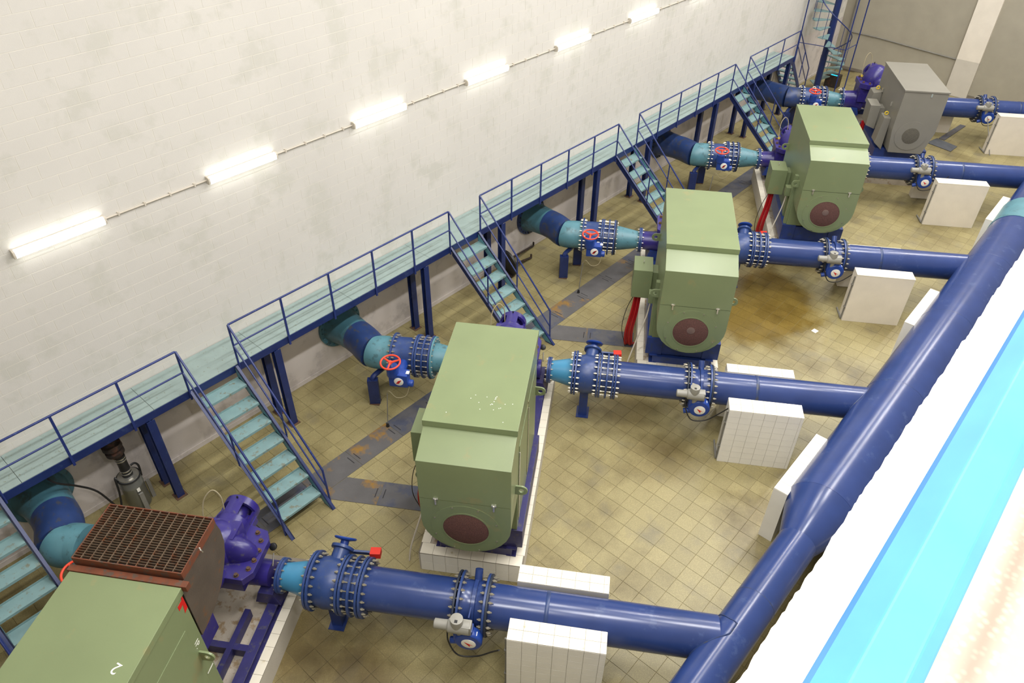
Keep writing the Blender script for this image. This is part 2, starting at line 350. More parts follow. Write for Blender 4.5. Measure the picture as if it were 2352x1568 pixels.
# ------------------------------------------------------------------ the room
XR, YE, YF, ZG, ZC = 10.47, 28.4, -8.0, 8.6, 13.0
floor = struct('floor', lambda m: m.box(0, XR, YF, YE, -0.25, -0.007), 'floor_joint')
TS = 0.3
def tile_mb(m, s=TS-0.005, h=0.012): m.box(-s/2, s/2, -s/2, s/2, -h, 0)
mbt = MB(); tile_mb(mbt); tile_me = make_mesh(mbt, 'tile', M['floor'], (0, 0, 0), 0.0015)
cells = []
for ix in range(int(XR/TS)):
    for iy in range(int(YF/TS), int(YE/TS)):
        cells.append(((ix+0.5)*TS, (iy+0.5)*TS))
def hidden_cell(x, y):
    p = project((x, y, 0))
    if p is None or not (0 < p[0] < 2352 and 0 < p[1] < 1568): return True
    if x > 8.9: return True
    if x > 0 and 2.05 < x < 2.62: return True
    for i in range(-1, 4):
        dx = x-MX; dy = y-MY-i*S; u = dx*cT+dy*sT; v = -dx*sT+dy*cT
        if -1.0 < u < 0.9 and 0.2 < v < 5.6: return True
        if 3.7 < u < 5.4 and 3.3 < v < 5.2: return True
        if -1.0 < u < 0.7 and 2.0 < v < 9.0 and i == 0: return True
    return False
vis = [c for c in cells if not hidden_cell(*c)]
vis.sort(key=lambda c: project((c[0], c[1], 0))[2])
near = set(vis[:298])
rest = MB()
for (x, y) in cells:
    if (x, y) in near: inst(floor, 'tile', tile_me, (x, y, 0))
    else:
        s_ = (TS-0.005)/2; rest.box(x-s_, x+s_, y-s_, y+s_, -0.012, 0)
o = bpy.data.objects.new('floor_tiles', make_mesh(rest, 'floor_tiles', M['floor'])); COL.objects.link(o); o.parent = floor; o['kind'] = 'stuff'

# left wall: painted blockwork above the walkway, plaster below
wall = struct('wall_left', lambda m: m.box(-0.25, -0.003, YF, YE, 0, ZC), 'mortar')
part(wall, 'plaster_dado', lambda m: m.box(-0.1, 0.0, YF, YE, 0, 1.9), 'dado')
BL, BH = 0.4, 0.2
def blk(m): m.box(-0.05, 0.0, -(BL-0.006)/2, (BL-0.006)/2, -(BH-0.006)/2, (BH-0.006)/2)
mbb = MB(); blk(mbb); blk_me = make_mesh(mbb, 'block', M['wall'], (0, 0, 0), 0.002)
bl = []
nrow = int((ZC-1.9)/BH)
for r in range(nrow):
    z = 1.9+(r+0.5)*BH; sh = 0.2 if r % 2 else 0
    for c in range(int((YE-YF)/BL)):
        bl.append((YF+sh+(c+0.5)*BL, z))
bv = []
for (y, z) in bl:
    p = project((0, y, z))
    if p and 10 < p[0] < 2340 and 10 < p[1] < 1558 and z > 2.1: bv.append((p[2], y, z))
bv.sort(); nb = set((y, z) for _, y, z in bv[:298])
restb = MB()
for (y, z) in bl:
    if (y, z) in nb: inst(wall, 'block', blk_me, (0, y, z))
    else: restb.box(-0.05, 0.0, y-(BL-0.006)/2, y+(BL-0.006)/2, z-(BH-0.006)/2, z+(BH-0.006)/2)
o = bpy.data.objects.new('wall_blocks', make_mesh(restb, 'wall_blocks', M['wall'])); COL.objects.link(o); o.parent = wall; o['kind'] = 'stuff'
struct('baseboard_left', lambda m: m.box(0.0, 0.012, YF, YE, 0.0, 0.1), 'dado', 0.003)

struct('wall_end', lambda m: m.box(-0.25, 15.2, YE, YE+0.25, 0, ZC), 'endwall')
pil = struct('trim_1', lambda m: m.box(4.46, 5.24, YE-0.15, YE, 1.3, ZC), 'white_plaster', 0.004)
part(pil, 'column_base', lambda m: m.box(4.46, 5.24, YE-0.15, YE, 0.0, 1.3), 'grey_plaster', bev=0.004)
struct('baseboard_end', lambda m: m.box(0.0, XR, YE-0.015, YE, 0.0, 0.11), 'grout_dark', 0.003)
struct('wall_right', lambda m: m.box(XR, XR+0.25, YF, YE, 0, ZG-0.15), 'grey_plaster')
struct('wall_front', lambda m: m.box(-0.25, 15.2, YF-0.25, YF, 0, ZC), 'endwall')
struct('wall_gallery', lambda m: m.box(15.0, 15.25, YF, YE, ZG-0.15, ZC), 'white_plaster')
struct('ceiling', lambda m: m.box(-0.25, 15.25, YF-0.25, YE+0.25, ZC, ZC+0.2), 'ceil')
struct('floor_gallery', lambda m: m.box(XR+0.11, 15.0, YF, YE, ZG-0.15, ZG), 'gallery_floor')
def curb(m):      # rough plastered edge of the gallery slab
    n = 1600; vs = []; fs = []
    for k in range(n+1):
        y = YF+(YE-YF)*(k/n)**2.2
        j = random.uniform(-0.004, 0.004)
        x0 = XR+0.002+j; x1 = XR+0.118+random.uniform(-0.001, 0.001)
        vs += [(x0, y, ZG-0.16), (x0+0.003, y, ZG+0.018), (x1, y, ZG+0.022), (x1+0.004, y, ZG-0.05)]
    for k in range(n):
        a = k*4; b_ = a+4
        for q in range(3): fs.append((a+q, a+q+1, b_+q+1, b_+q))
    fs += [(0, 1, 2, 3), (n*4+3, n*4+2, n*4+1, n*4)]
    m.add(vs, fs)
struct('trim_2', curb, 'gallery_white')

# gallery railing beside the camera
gr = thing('gallery_railing', 'bright blue painted handrail along the gallery edge in the near corner', 'railing', (10.66, -1.0, ZG))
prof = [(10.612, 9.435), (10.620, 9.462), (10.652, 9.500), (10.700, 9.500), (10.716, 9.488), (10.716, 9.430), (10.700, 9.418), (10.630, 9.418)]
part(gr, 'handrail', lambda m: m.prism(prof, lambda a, b_, d: (a, d, b_), YF+0.02, YE-0.02), 'rail_bright', bev=0.003)
for k in range(15):
    y = -6.6+2.3*k
    part(gr, 'post', lambda m: m.box(10.645, 10.695, y-0.025, y+0.025, ZG-0.02, 9.42), 'rail_bright', bev=0.004)
part(gr, 'middle_rail', lambda m: m.cyl((10.67, YF+0.02, 9.0), (10.67, YE-0.02, 9.0), 0.018, 12), 'rail_bright')

# ------------------------------------------------------------------ trench covers
def slots(o, cx, cy, ax, ay, key):       # two hand slots either side of a joint
    pass
def cover(i, k, y0, y1, mat, label):
    t = thing('trench_cover', label, 'floor plate', (2.335, (y0+y1)/2, 0.0), group='checker plate trench covers')
    part(t, 'plate', lambda m: m.box(2.08, 2.592, y0+0.003, y1-0.003, 0.0, 0.008), mat, bev=0.001)
    for yy in (y0+0.07, y1-0.07):
        part(t, 'hand_slot', lambda m: m.box(2.24, 2.44, yy-0.008, yy+0.008, 0.0075, 0.0092), 'slot')
ylist = [1.833+0.985*k for k in range(-7, 22)]
NTH = ['first', 'second', 'third', 'fourth', 'fifth', 'sixth', 'seventh', 'eighth', 'ninth', 'tenth', 'eleventh', 'twelfth', 'thirteenth', 'fourteenth', 'fifteenth', 'sixteenth', 'seventeenth', 'eighteenth', 'nineteenth', 'twentieth']
cc = 0
for k in range(len(ylist)-1):
    y0, y1 = ylist[k], ylist[k+1]
    p = project((2.33, (y0+y1)/2, 0))
    if y0 < -1.5 or y1 > 19: continue
    cover(0, k, y0, y1, 'cover_rust' if k in (6, 7, 13, 14, 15) else 'cover', 'grey checker plate of the long floor trench, %s one from the front' % NTH[cc]); cc += 1
ORD = {-1: 'nearest', 0: 'second', 1: 'third', 2: 'fourth', 3: 'farthest'}
for i in range(-1, 3):
    # branch to the motor plinth
    for q, (u0, u1) in enumerate(((None, -1.94), (-1.94, -0.92))):
        t = thing('trench_cover', '%s checker plate of the branch trench to the %s pump plinth' % (('rust-stained outer', 'blue-grey inner')[q], ORD[i]), 'floor plate', (-1.9+q, 1.75, 0), unit=i, group='checker plate trench covers')
        if q == 0:
            # mitred against the long trench: x = 2.596 in world
            ul = lambda v: (2.60-MX+v*sT)/cT
            part(t, 'plate', lambda m: m.prism([(ul(1.50), 1.50), (-1.943, 1.50), (-1.943, 2.02), (ul(2.02), 2.02)], lambda a, b_, d: (a, b_, d), 0.0, 0.008), 'cover_rust', key='br0', bev=0.001)
            part(t, 'hand_slot', lambda m: m.box(-2.02, -2.004, 1.66, 1.86, 0.0075, 0.0092), 'slot', key='bs0')
        else:
            part(t, 'plate', lambda m: m.box(-1.937, -0.92, 1.50, 2.02, 0.0, 0.008), 'cover', key='br1', bev=0.001)
            part(t, 'hand_slot', lambda m: m.box(-1.876, -1.86, 1.66, 1.86, 0.0075, 0.0092), 'slot', key='bs1')
            part(t, 'hand_slot', lambda m: m.box(-1.00, -0.984, 1.66, 1.86, 0.0075, 0.0092), 'slot', key='bs2')

# ------------------------------------------------------------------ walkway along the wall
W, H, HR = 0.771, 1.979, 2.8115
YW0, YW1 = -6.6, 22.36
wk = thing('walkway', 'long teal raised walkway on blue posts along the white block wall', 'walkway', (0.4, 8, 0))
y = YW0; 
while y < YW1-0.01:
    y2 = min(y+2.0, YW1)
    part(wk, 'deck_plate', lambda m: m.box(0.012, W, y+0.003, y2-0.003, H-0.012, H), 'deck', bev=0.001)
    y = y2
part(wk, 'edge_beam', lambda m: m.prism([(W-0.01, H-0.012), (W+0.012, H-0.012), (W+0.012, H-0.15), (W-0.06, H-0.15), (W-0.06, H-0.135), (W-0.01, H-0.135)], lambda a, b_, d: (a, d, b_), YW0, YW1), 'beam')
part(wk, 'wall_beam', lambda m: m.box(0.014, 0.06, YW0, YW1, H-0.13, H-0.012), 'beam')
def ibeam(m, cx, cy, z0, z1, hw=0.065, hd=0.06, tf=0.012):
    pl = [(-hw, -hd), (hw, -hd), (hw, -hd+tf), (0.006, -hd+tf), (0.006, hd-tf), (hw, hd-tf), (hw, hd), (-hw, hd), (-hw, hd-tf), (-0.006, hd-tf), (-0.006, -hd+tf), (-hw, -hd+tf)]
    m.prism(pl, lambda a, b_, d: (cx+b_, cy+a, d), z0, z1)
mbc = MB(); ibeam(mbc, 0, 0, 0.012, H-0.15); col_me = make_mesh(mbc, 'column', M['beam'])
mbf = MB(); mbf.box(-0.1, 0.1, -0.1, 0.1, 0, 0.012); foot_me = make_mesh(mbf, 'base_plate', M['foot_rust'], (0, 0, 0), 0.002)
for k in range(-1, 4):
    for yy in (-0.72+S*k, 1.65+S*k):
        if yy < -1.0 or yy > YW1-0.3: continue
        part(wk, 'cross_beam', lambda m: m.box(0.06, W-0.02, yy-0.04, yy+0.04, H-0.13, H-0.012), 'beam')
        for xx in (0.30, 0.77-0.02):
            c = inst(wk, 'column', col_me, (xx, yy, 0)); inst(c, 'base_plate', foot_me, (xx-xx+OFF[wk][0], OFF[wk][1], 0))
# end posts
for xx in (0.12, 0.72):
    c = inst(wk, 'column', col_me, (xx, 22.2, 0)); inst(c, 'base_plate', foot_me, (OFF[wk][0], OFF[wk][1], 0))
GAPS = [(-3.80, -2.88)]+[(S*k, S*k+0.92) for k in range(0, 4)]
segs = []; prev = YW0
for a, b_ in GAPS: segs.append((prev, a)); prev = b_
segs.append((prev, YW1))
for (a, b_) in segs:
    L = b_-a
    if L < 0.3: continue
    r = part(wk, 'railing', lambda m: m.tube([(W+0.02, a, H-0.18), (W+0.02, a, HR-0.012), (W+0.02, a+0.012, HR), (W+0.02, b_-0.012, HR), (W+0.02, b_, HR-0.012), (W+0.02, b_, H-0.18)], 0.0185, 10), 'railing')
    part(r, 'middle_rail', lambda m: m.cyl((W+0.02, a, H+0.40), (W+0.02, b_, H+0.40), 0.015, 10), 'railing')
    n = max(1, round(L/1.0))
    for q in range(1, n):
        yy = a+L*q/n
        part(r, 'post', lambda m: m.box(W+0.012, W+0.036, yy-0.018, yy+0.018, H-0.18, HR-0.01), 'railing')

# ------------------------------------------------------------------ stairs
def stair(k, name='staircase'):
    Y0 = S*k if k >= 0 else -3.80
    lab = {-1: 'teal and blue steel stairs cut off by the left picture edge', 0: 'teal and blue steel stairs behind the violet pump of the nearest line', 1: 'teal and blue steel stairs directly behind the second motor', 2: 'teal and blue steel stairs behind the third motor', 3: 'teal and blue steel stairs farthest along the walkway front, beside the fourth motor'}[k]
    t = thing('staircase', lab, 'stairs', (1.9, Y0+0.46, 0), group='steel stairs up to the walkway')
    key = 'st'
    loc = lambda p: (p[0], p[1]+Y0, p[2])
    def P(name, fn, mat, kk, par=t, bev=0.0):
        def g(m):
            fn(m); m.v = [(x, yv+Y0, z) for x, yv, z in m.v]
        return part(par, name, g, mat, key='st_'+kk, bev=bev)
    x0, z0, x1, z1 = 0.80, 1.90, 2.98, 0.0
    sl = (z1-z0)/(x1-x0)
    poly = [(0.79, 1.96), (0.79, 1.74), (2.78, 0.0), (3.0, 0.0)]
    for yy, kk in ((0.045, 'sL'), (0.835, 'sR')):
        P('stringer', lambda m: m.prism(poly, lambda a, b_, d: (a, d, b_), yy, yy+0.02), 'beam', kk)
        sgn = 1 if yy < 0.4 else -1
        P('stringer_flange', lambda m: m.prism([(0.79, 1.96), (0.79, 1.945), (2.985, 0.0), (3.0, 0.0)], lambda a, b_, d: (a, d, b_), yy-0.045*(sgn == 1)+0.0, yy+0.02+0.045*(sgn == -1)), 'beam', kk+'f')
        yi = yy+0.0205 if sgn == 1 else yy-0.0025
        P('stringer_inner_face', lambda m: m.prism([(0.80, 1.93), (0.80, 1.76), (2.76, 0.03), (2.95, 0.03)], lambda a, b_, d: (a, d, b_), yi, yi+0.002), 'stringer_teal', kk+'i')
    for q in range(7):
        zn = H-0.2475*(q+1); xn = 1.07+0.278*q
        tr = P('tread', lambda m: m.prism([(xn-0.245, zn), (xn, zn), (xn, zn-0.045), (xn-0.006, zn-0.045), (xn-0.006, zn-0.007), (xn-0.239, zn-0.007), (xn-0.239, zn+0.035), (xn-0.245, zn+0.035)], lambda a, b_, d: (a, d, b_), 0.07, 0.83), 'tread', 'tr%d' % q)
        P('tread_bracket', lambda m: m.box(xn-0.20, xn-0.05, 0.775, 0.828, zn-0.05, zn-0.0075), 'beam', 'tb%d' % q, par=tr)
    xk, zk = 2.80, 0.80
    for yy, kk in ((-0.0, 'L'), (0.92, 'R')):
        if k < 0 and kk == 'R': continue
        rl = P('railing', lambda m: m.tube([(W+0.02, yy, HR), (xk, yy, zk), (2.83, yy, 0.0)], 0.0185, 10), 'railing', 'r'+kk)
        P('middle_rail', lambda m: m.cyl((W+0.02, yy, H+0.40), (2.805, yy, 0.40), 0.015, 10), 'railing', 'm'+kk, par=rl)
        xm = 1.86; zt = HR+(zk-HR)*(xm-W-0.02)/(xk-W-0.02); zb = 1.96-1.96*(xm-0.79)/2.21
        P('post', lambda m: m.tube([(xm, yy, zt), (xm, yy, zb-0.03)], 0.016, 10), 'railing', 'p'+kk, par=rl)
        yb = 0.02 if kk == 'L' else 0.88
        P('rail_bracket', lambda m: (m.box(xm-0.025, xm+0.025, min(yy, yb), max(yy, yb), zb-0.06, zb-0.02), m.box(2.79, 2.85, min(yy, yb), max(yy, yb), 0.02, 0.06)), 'beam', 'b'+kk, par=rl)
for k in range(-1, 4): stair(k)
# stair at the far end, running down along the wall
es = thing('staircase', 'teal and blue steel stairs at the far end of the walkway beside the spiral stair', 'stairs', (0.4, 23.2, 0))
for xx in (0.05, 0.72):
    part(es, 'stringer', lambda m: m.prism([(22.37, 1.96), (22.37, 1.74), (23.95, 0.0), (24.15, 0.0)], lambda a, b_, d: (d, a, b_), xx, xx+0.02), 'beam')
for q in range(7):
    zn = H-0.2475*(q+1); yn = 22.62+0.222*q
    part(es, 'tread', lambda m: m.box(0.07, 0.72, yn-0.2, yn, zn-0.03, zn), 'tread', bev=0.002)
rl = part(es, 'railing', lambda m: m.tube([(W+0.02, 22.36, HR), (W+0.02, 23.92, 1.20), (W+0.02, 23.95, 0.22)], 0.0185, 10), 'railing')
part(rl, 'middle_rail', lambda m: m.cyl((W+0.02, 22.36, H+0.4), (W+0.02, 23.93, 0.72), 0.015, 10), 'railing')
part(rl, 'post', lambda m: m.tube([(W+0.02, 23.2, 1.93), (W+0.02, 23.2, 1.05)], 0.016, 10), 'railing')
part(rl, 'rail_bracket', lambda m: m.box(0.73, 0.80, 23.9, 23.96, 0.16, 0.22), 'beam')

# ------------------------------------------------------------------ wall lamps and their conduit
ZL = 4.885; LY = [-1.316+2.8854*k for k in range(8)]
LN = ['nearest and lowest in the picture', 'second from the left', 'third from the left', 'fourth from the left', 'fifth from the left', 'sixth from the left', 'seventh, at the top picture edge', 'eighth, farthest along the wall']
DX = [0.0, -0.02, -0.02, -0.01, 0.0, 0.02, 0.03, 0.03]
for k, y0 in enumerate(LY[:7]):
    t = thing('wall_lamp', 'lit white fluorescent batten on the block wall, ' + LN[k], 'lamp', (0.0, y0+0.635, ZL), group='fluorescent battens on the block wall')
    def g(fn):
        def h(m):
            fn(m); m.v = [(x, yv+y0, z+ZL) for x, yv, z in m.v]
        return h
    part(t, 'housing', g(lambda m: m.box(0.001, 0.045, 0.01, 1.26, -0.055, 0.055)), 'conduit_white', key='lh', bev=0.01)
    pr = [(0.046, -0.062), (0.075, -0.060), (0.1, -0.045), (0.108, 0.0), (0.1, 0.045), (0.075, 0.060), (0.046, 0.062)]
    part(t, 'diffuser', g(lambda m: m.prism(pr, lambda a, b_, d: (a, d, b_), 0.03, 1.24)), 'lamp', key='ld', bev=0.006)
    for q, yy in enumerate((0.0, 1.24)):
        part(t, 'end_cap', g(lambda m: m.prism([(0.002, -0.06), (0.06, -0.065), (0.1, -0.046), (0.106, 0), (0.1, 0.046), (0.06, 0.065), (0.002, 0.06)], lambda a, b_, d: (a, d, b_), yy, yy+0.03)), 'conduit_white', key='lc%d' % q, bev=0.004)
ct = thing('cable_conduit', 'thin pale conduit running along the block wall between the lamps', 'conduit', (0.0, 8, ZL))
for k in range(len(LY)-1):
    ya = LY[k]+1.27; yb = LY[k+1]
    part(ct, 'conduit_run', lambda m: m.cyl((0.022, ya, ZL), (0.022, yb, ZL), 0.014, 8), 'conduit_white')
    for q in range(4):
        yy = ya+(yb-ya)*(q+0.5)/4
        part(ct, 'clip', lambda m: m.box(0.002, 0.04, yy-0.012, yy+0.012, ZL-0.026, ZL+0.026), 'conduit_white')

# ------------------------------------------------------------------ pump lines
ZP, VP, RP, RF = 1.0, 4.36, 0.303, 0.42
U = Vector((1, 0, 0))
def bolt_fn(m, L=0.16, r=0.019):      # stud with a nut at each end, along x
    m.cyl((-L/2, 0, 0), (L/2, 0, 0), r*0.55, 6)
    m.cyl((-L/2+0.02, 0, 0), (-L/2+0.052, 0, 0), r, 6); m.cyl((L/2-0.052, 0, 0), (L/2-0.02, 0, 0), r, 6)
BM = {}
def bolt_me(L, r):
    if (L, r) not in BM:
        mb = MB(); bolt_fn(mb, L, r); BM[(L, r)] = make_mesh(mb, 'bolt', M['bolt'])
    return BM[(L, r)]
def flange(par, u, th=0.035, R=RF, mat='valve_blue', nb=20, L=None, rb=0.019, detail=True, ub=None, name='flange', v=VP, z=ZP, ri=None):
    """disc across the pipe with its ring of bolts; ub = bolt centre along the pipe"""
    f = part(par, name, lambda m: m.lathe((u, v, z), U, [(0, R-0.004), (0.004, R), (th-0.004, R), (th, R-0.004)], 40), mat, key='fl_%.3f_%.3f_%.3f_%s_%s' % (u, th, R, OFF[par], z))
    if nb:
        L = L or 0.15; ub = u+th/2 if ub is None else ub
        Rb = R-0.045 if R > 0.3 else R-0.035
        if detail:
            me = bolt_me(L, rb)
            for k in range(nb):
                a = 2*pi*(k+0.5)/nb
                inst(f, 'bolt', me, (ub, v+Rb*math.cos(a), z+Rb*math.sin(a)))
        else:
            def rings(m):
                for k in range(nb):
                    a = 2*pi*(k+0.5)/nb; m2 = MB(); bolt_fn(m2, L, rb)
                    m.add([(x+ub, y_+v+Rb*math.cos(a), z_+z+Rb*math.sin(a)) for x, y_, z_ in m2.v], m2.f)
            part(f, 'bolts', rings, 'bolt', key='rb_%.3f_%.3f_%.2f_%d_%s' % (ub, Rb, L, nb, OFF[par]), kind='stuff')
    return f
def gearbox(t, u, v, z, key, mat='gear_blue'):
    """quarter-turn gearbox with a white position dial and red arrow, facing the camera side"""
    g = part(t, 'gearbox', lambda m: (m.lathe((u, v+0.17, z), (0, -1, 0), [(0, 0.15), (0.02, 0.185), (0.14, 0.19), (0.165, 0.17)], 28), m.box(u-0.20, u+0.06, v+0.03, v+0.16, z-0.02, z+0.24), m.cyl((u-0.14, v+0.10, z-0.12), (u-0.26, v+0.10, z-0.15), 0.05, 12)), mat, key=key+'gb', bev=0.006)
    part(g, 'dial', lambda m: m.lathe((u+0.01, v+0.007, z-0.01), (0, -1, 0), [(0, 0.1), (0.008, 0.1), (0.010, 0.096)], 28), 'dial', key=key+'di')
    a = 0.55
    def arrow(m):
        pl = [(-0.06, 0.012), (0.07, 0.0), (-0.05, -0.045), (-0.025, -0.005)]
        m.prism([(x*math.cos(a)-y_*math.sin(a), x*math.sin(a)+y_*math.cos(a)) for x, y_ in pl], lambda p, q, d: (u+0.01-p, d, z-0.01+q), v-0.0032, v-0.0055)
    part(g, 'arrow', arrow, 'red_tape', key=key+'ar')
    part(g, 'name_plate', lambda m: m.box(u+0.06, u+0.12, v+0.04, v+0.10, z+0.145, z+0.152), 'dial', key=key+'np')
    return g

def plinth(i):
    t = thing('plinth', 'white tiled concrete plinth under the %s pump and motor' % ORD[i], 'plinth', (-0.05, 2.7, 0), unit=i, group='tiled pump plinths')
    u0, u1, v0, v1, zt = -0.875, 0.765, 0.39, 5.03, 0.43
    part(t, 'core', lambda m: m.box(u0+0.012, u1-0.012, v0+0.012, v1-0.012, 0, zt-0.012), 'concrete', key='plc')
    detail = i <= 2
    # top border tiles 0.2 m
    sz = 0.2; g = 0.004
    mbq = MB(); mbq.box(-0.098, 0.098, -0.098, 0.098, -0.02, 0.0)
    if 'pt' not in CACHE: CACHE['pt'] = make_mesh(mbq, 'tile', M['tile_white'], (0, 0, 0), 0.002)
    me = CACHE['pt']
    if 'ph' not in CACHE:
        mh = MB(); mh.box(-0.07, 0.07, -0.098, 0.098, -0.02, 0.0); CACHE['ph'] = make_mesh(mh, 'tile', M['tile_white'], (0, 0, 0), 0.002)
    part(t, 'grout', lambda m: (m.box(u0, u1, v0, v0+0.2, zt-0.015, zt-0.002), m.box(u1-0.142, u1, v0+0.2, v1, zt-0.015, zt-0.002), m.box(u0, u0+0.142, v0+0.2, v1, zt-0.015, zt-0.002), m.box(u0+0.142, u1-0.142, v1-0.2, v1, zt-0.015, zt-0.002)), 'grout_dark', key='plg')
    nu = 8
    for k in range(nu):
        inst(t, 'tile', me, (u0+0.12+k*0.2, v0+0.1, zt))
    for k in range(22):
        vv = v0+0.3+k*0.2
        inst(t, 'tile', CACHE['ph'], (u1-0.071, vv, zt))
        if i >= 0: inst(t, 'tile', CACHE['ph'], (u0+0.071, vv, zt))
    if i <= 1:    # front face tiles, two courses
        if 'pf' not in CACHE:
            mf = MB(); mf.box(-0.098, 0.098, 0, 0.012, -0.103, 0.103); CACHE['pf'] = make_mesh(mf, 'tile', M['tile_side'], (0, 0, 0), 0.0015)
        for k in range(nu):
            for zz in (0.105, 0.315): inst(t, 'tile', CACHE['pf'], (u0+0.12+k*0.2, v0, zz))
    part(t, 'side_render', lambda m: (m.box(u1-0.012, u1, v0+0.002, v1, 0, zt-0.015), m.box(u0, u0+0.012, v0+0.002, v1, 0, zt-0.015)), 'grey_plaster', key='pls')
    return t

def base_frame(i):
    vio = i in (-1, 0)
    mat = 'base_violet' if vio else 'base_blue'
    t = thing('base_frame', '%s steel base frame on the %s pump plinth' % ('violet' if vio else 'blue', ORD[i]), 'frame', (0, 2.6, 0.43), unit=i, group='steel base frames')
    for s_ in (-1, 1):
        part(t, 'long_beam', lambda m: m.prism([(-0.075, 0.43), (0.075, 0.43), (0.075, 0.445), (0.01, 0.445), (0.01, 0.60), (0.075, 0.60), (0.075, 0.615), (-0.075, 0.615), (-0.075, 0.60), (-0.01, 0.60), (-0.01, 0.445), (-0.075, 0.445)], lambda a, b_, d: (s_*0.555+a, d, b_), 0.55, 4.85), mat, key='bl%d' % s_)
    part(t, 'inner_beam', lambda m: m.box(0.19, 0.27, 2.7, 4.0, 0.43, 0.60), mat, key='bi')
    for q, vv in enumerate((0.56, 2.75, 3.40, 4.76)):
        part(t, 'cross_beam', lambda m: m.box(-0.545, 0.545, vv, vv+0.09, 0.43, 0.59), mat, key='bc%d' % q)
    for s_ in (-1, 1):
        part(t, 'motor_seat', lambda m: m.box(s_*0.56-0.16 if s_ < 0 else 0.40-0.0, s_*0.56+0.16 if s_ < 0 else 0.72-0.0, 0.60, 2.62, 0.615, 1.02), mat, key='bm%d' % s_, bev=0.006)
    part(t, 'seat_plate', lambda m: m.box(-0.42, 0.42, 0.62, 0.66, 0.62, 0.98), mat, key='bsp')
    # pump feet
    for s_ in (-1, 1):
        part(t, 'pump_foot', lambda m: m.prism([(0.30, 0.615), (0.68, 0.615), (0.60, 0.86), (0.38, 0.86)], lambda a, b_, d: (s_*a-0.10*(s_ < 0), d, b_), 4.12, 4.60), mat, key='bf%d' % s_, bev=0.005)
    return t

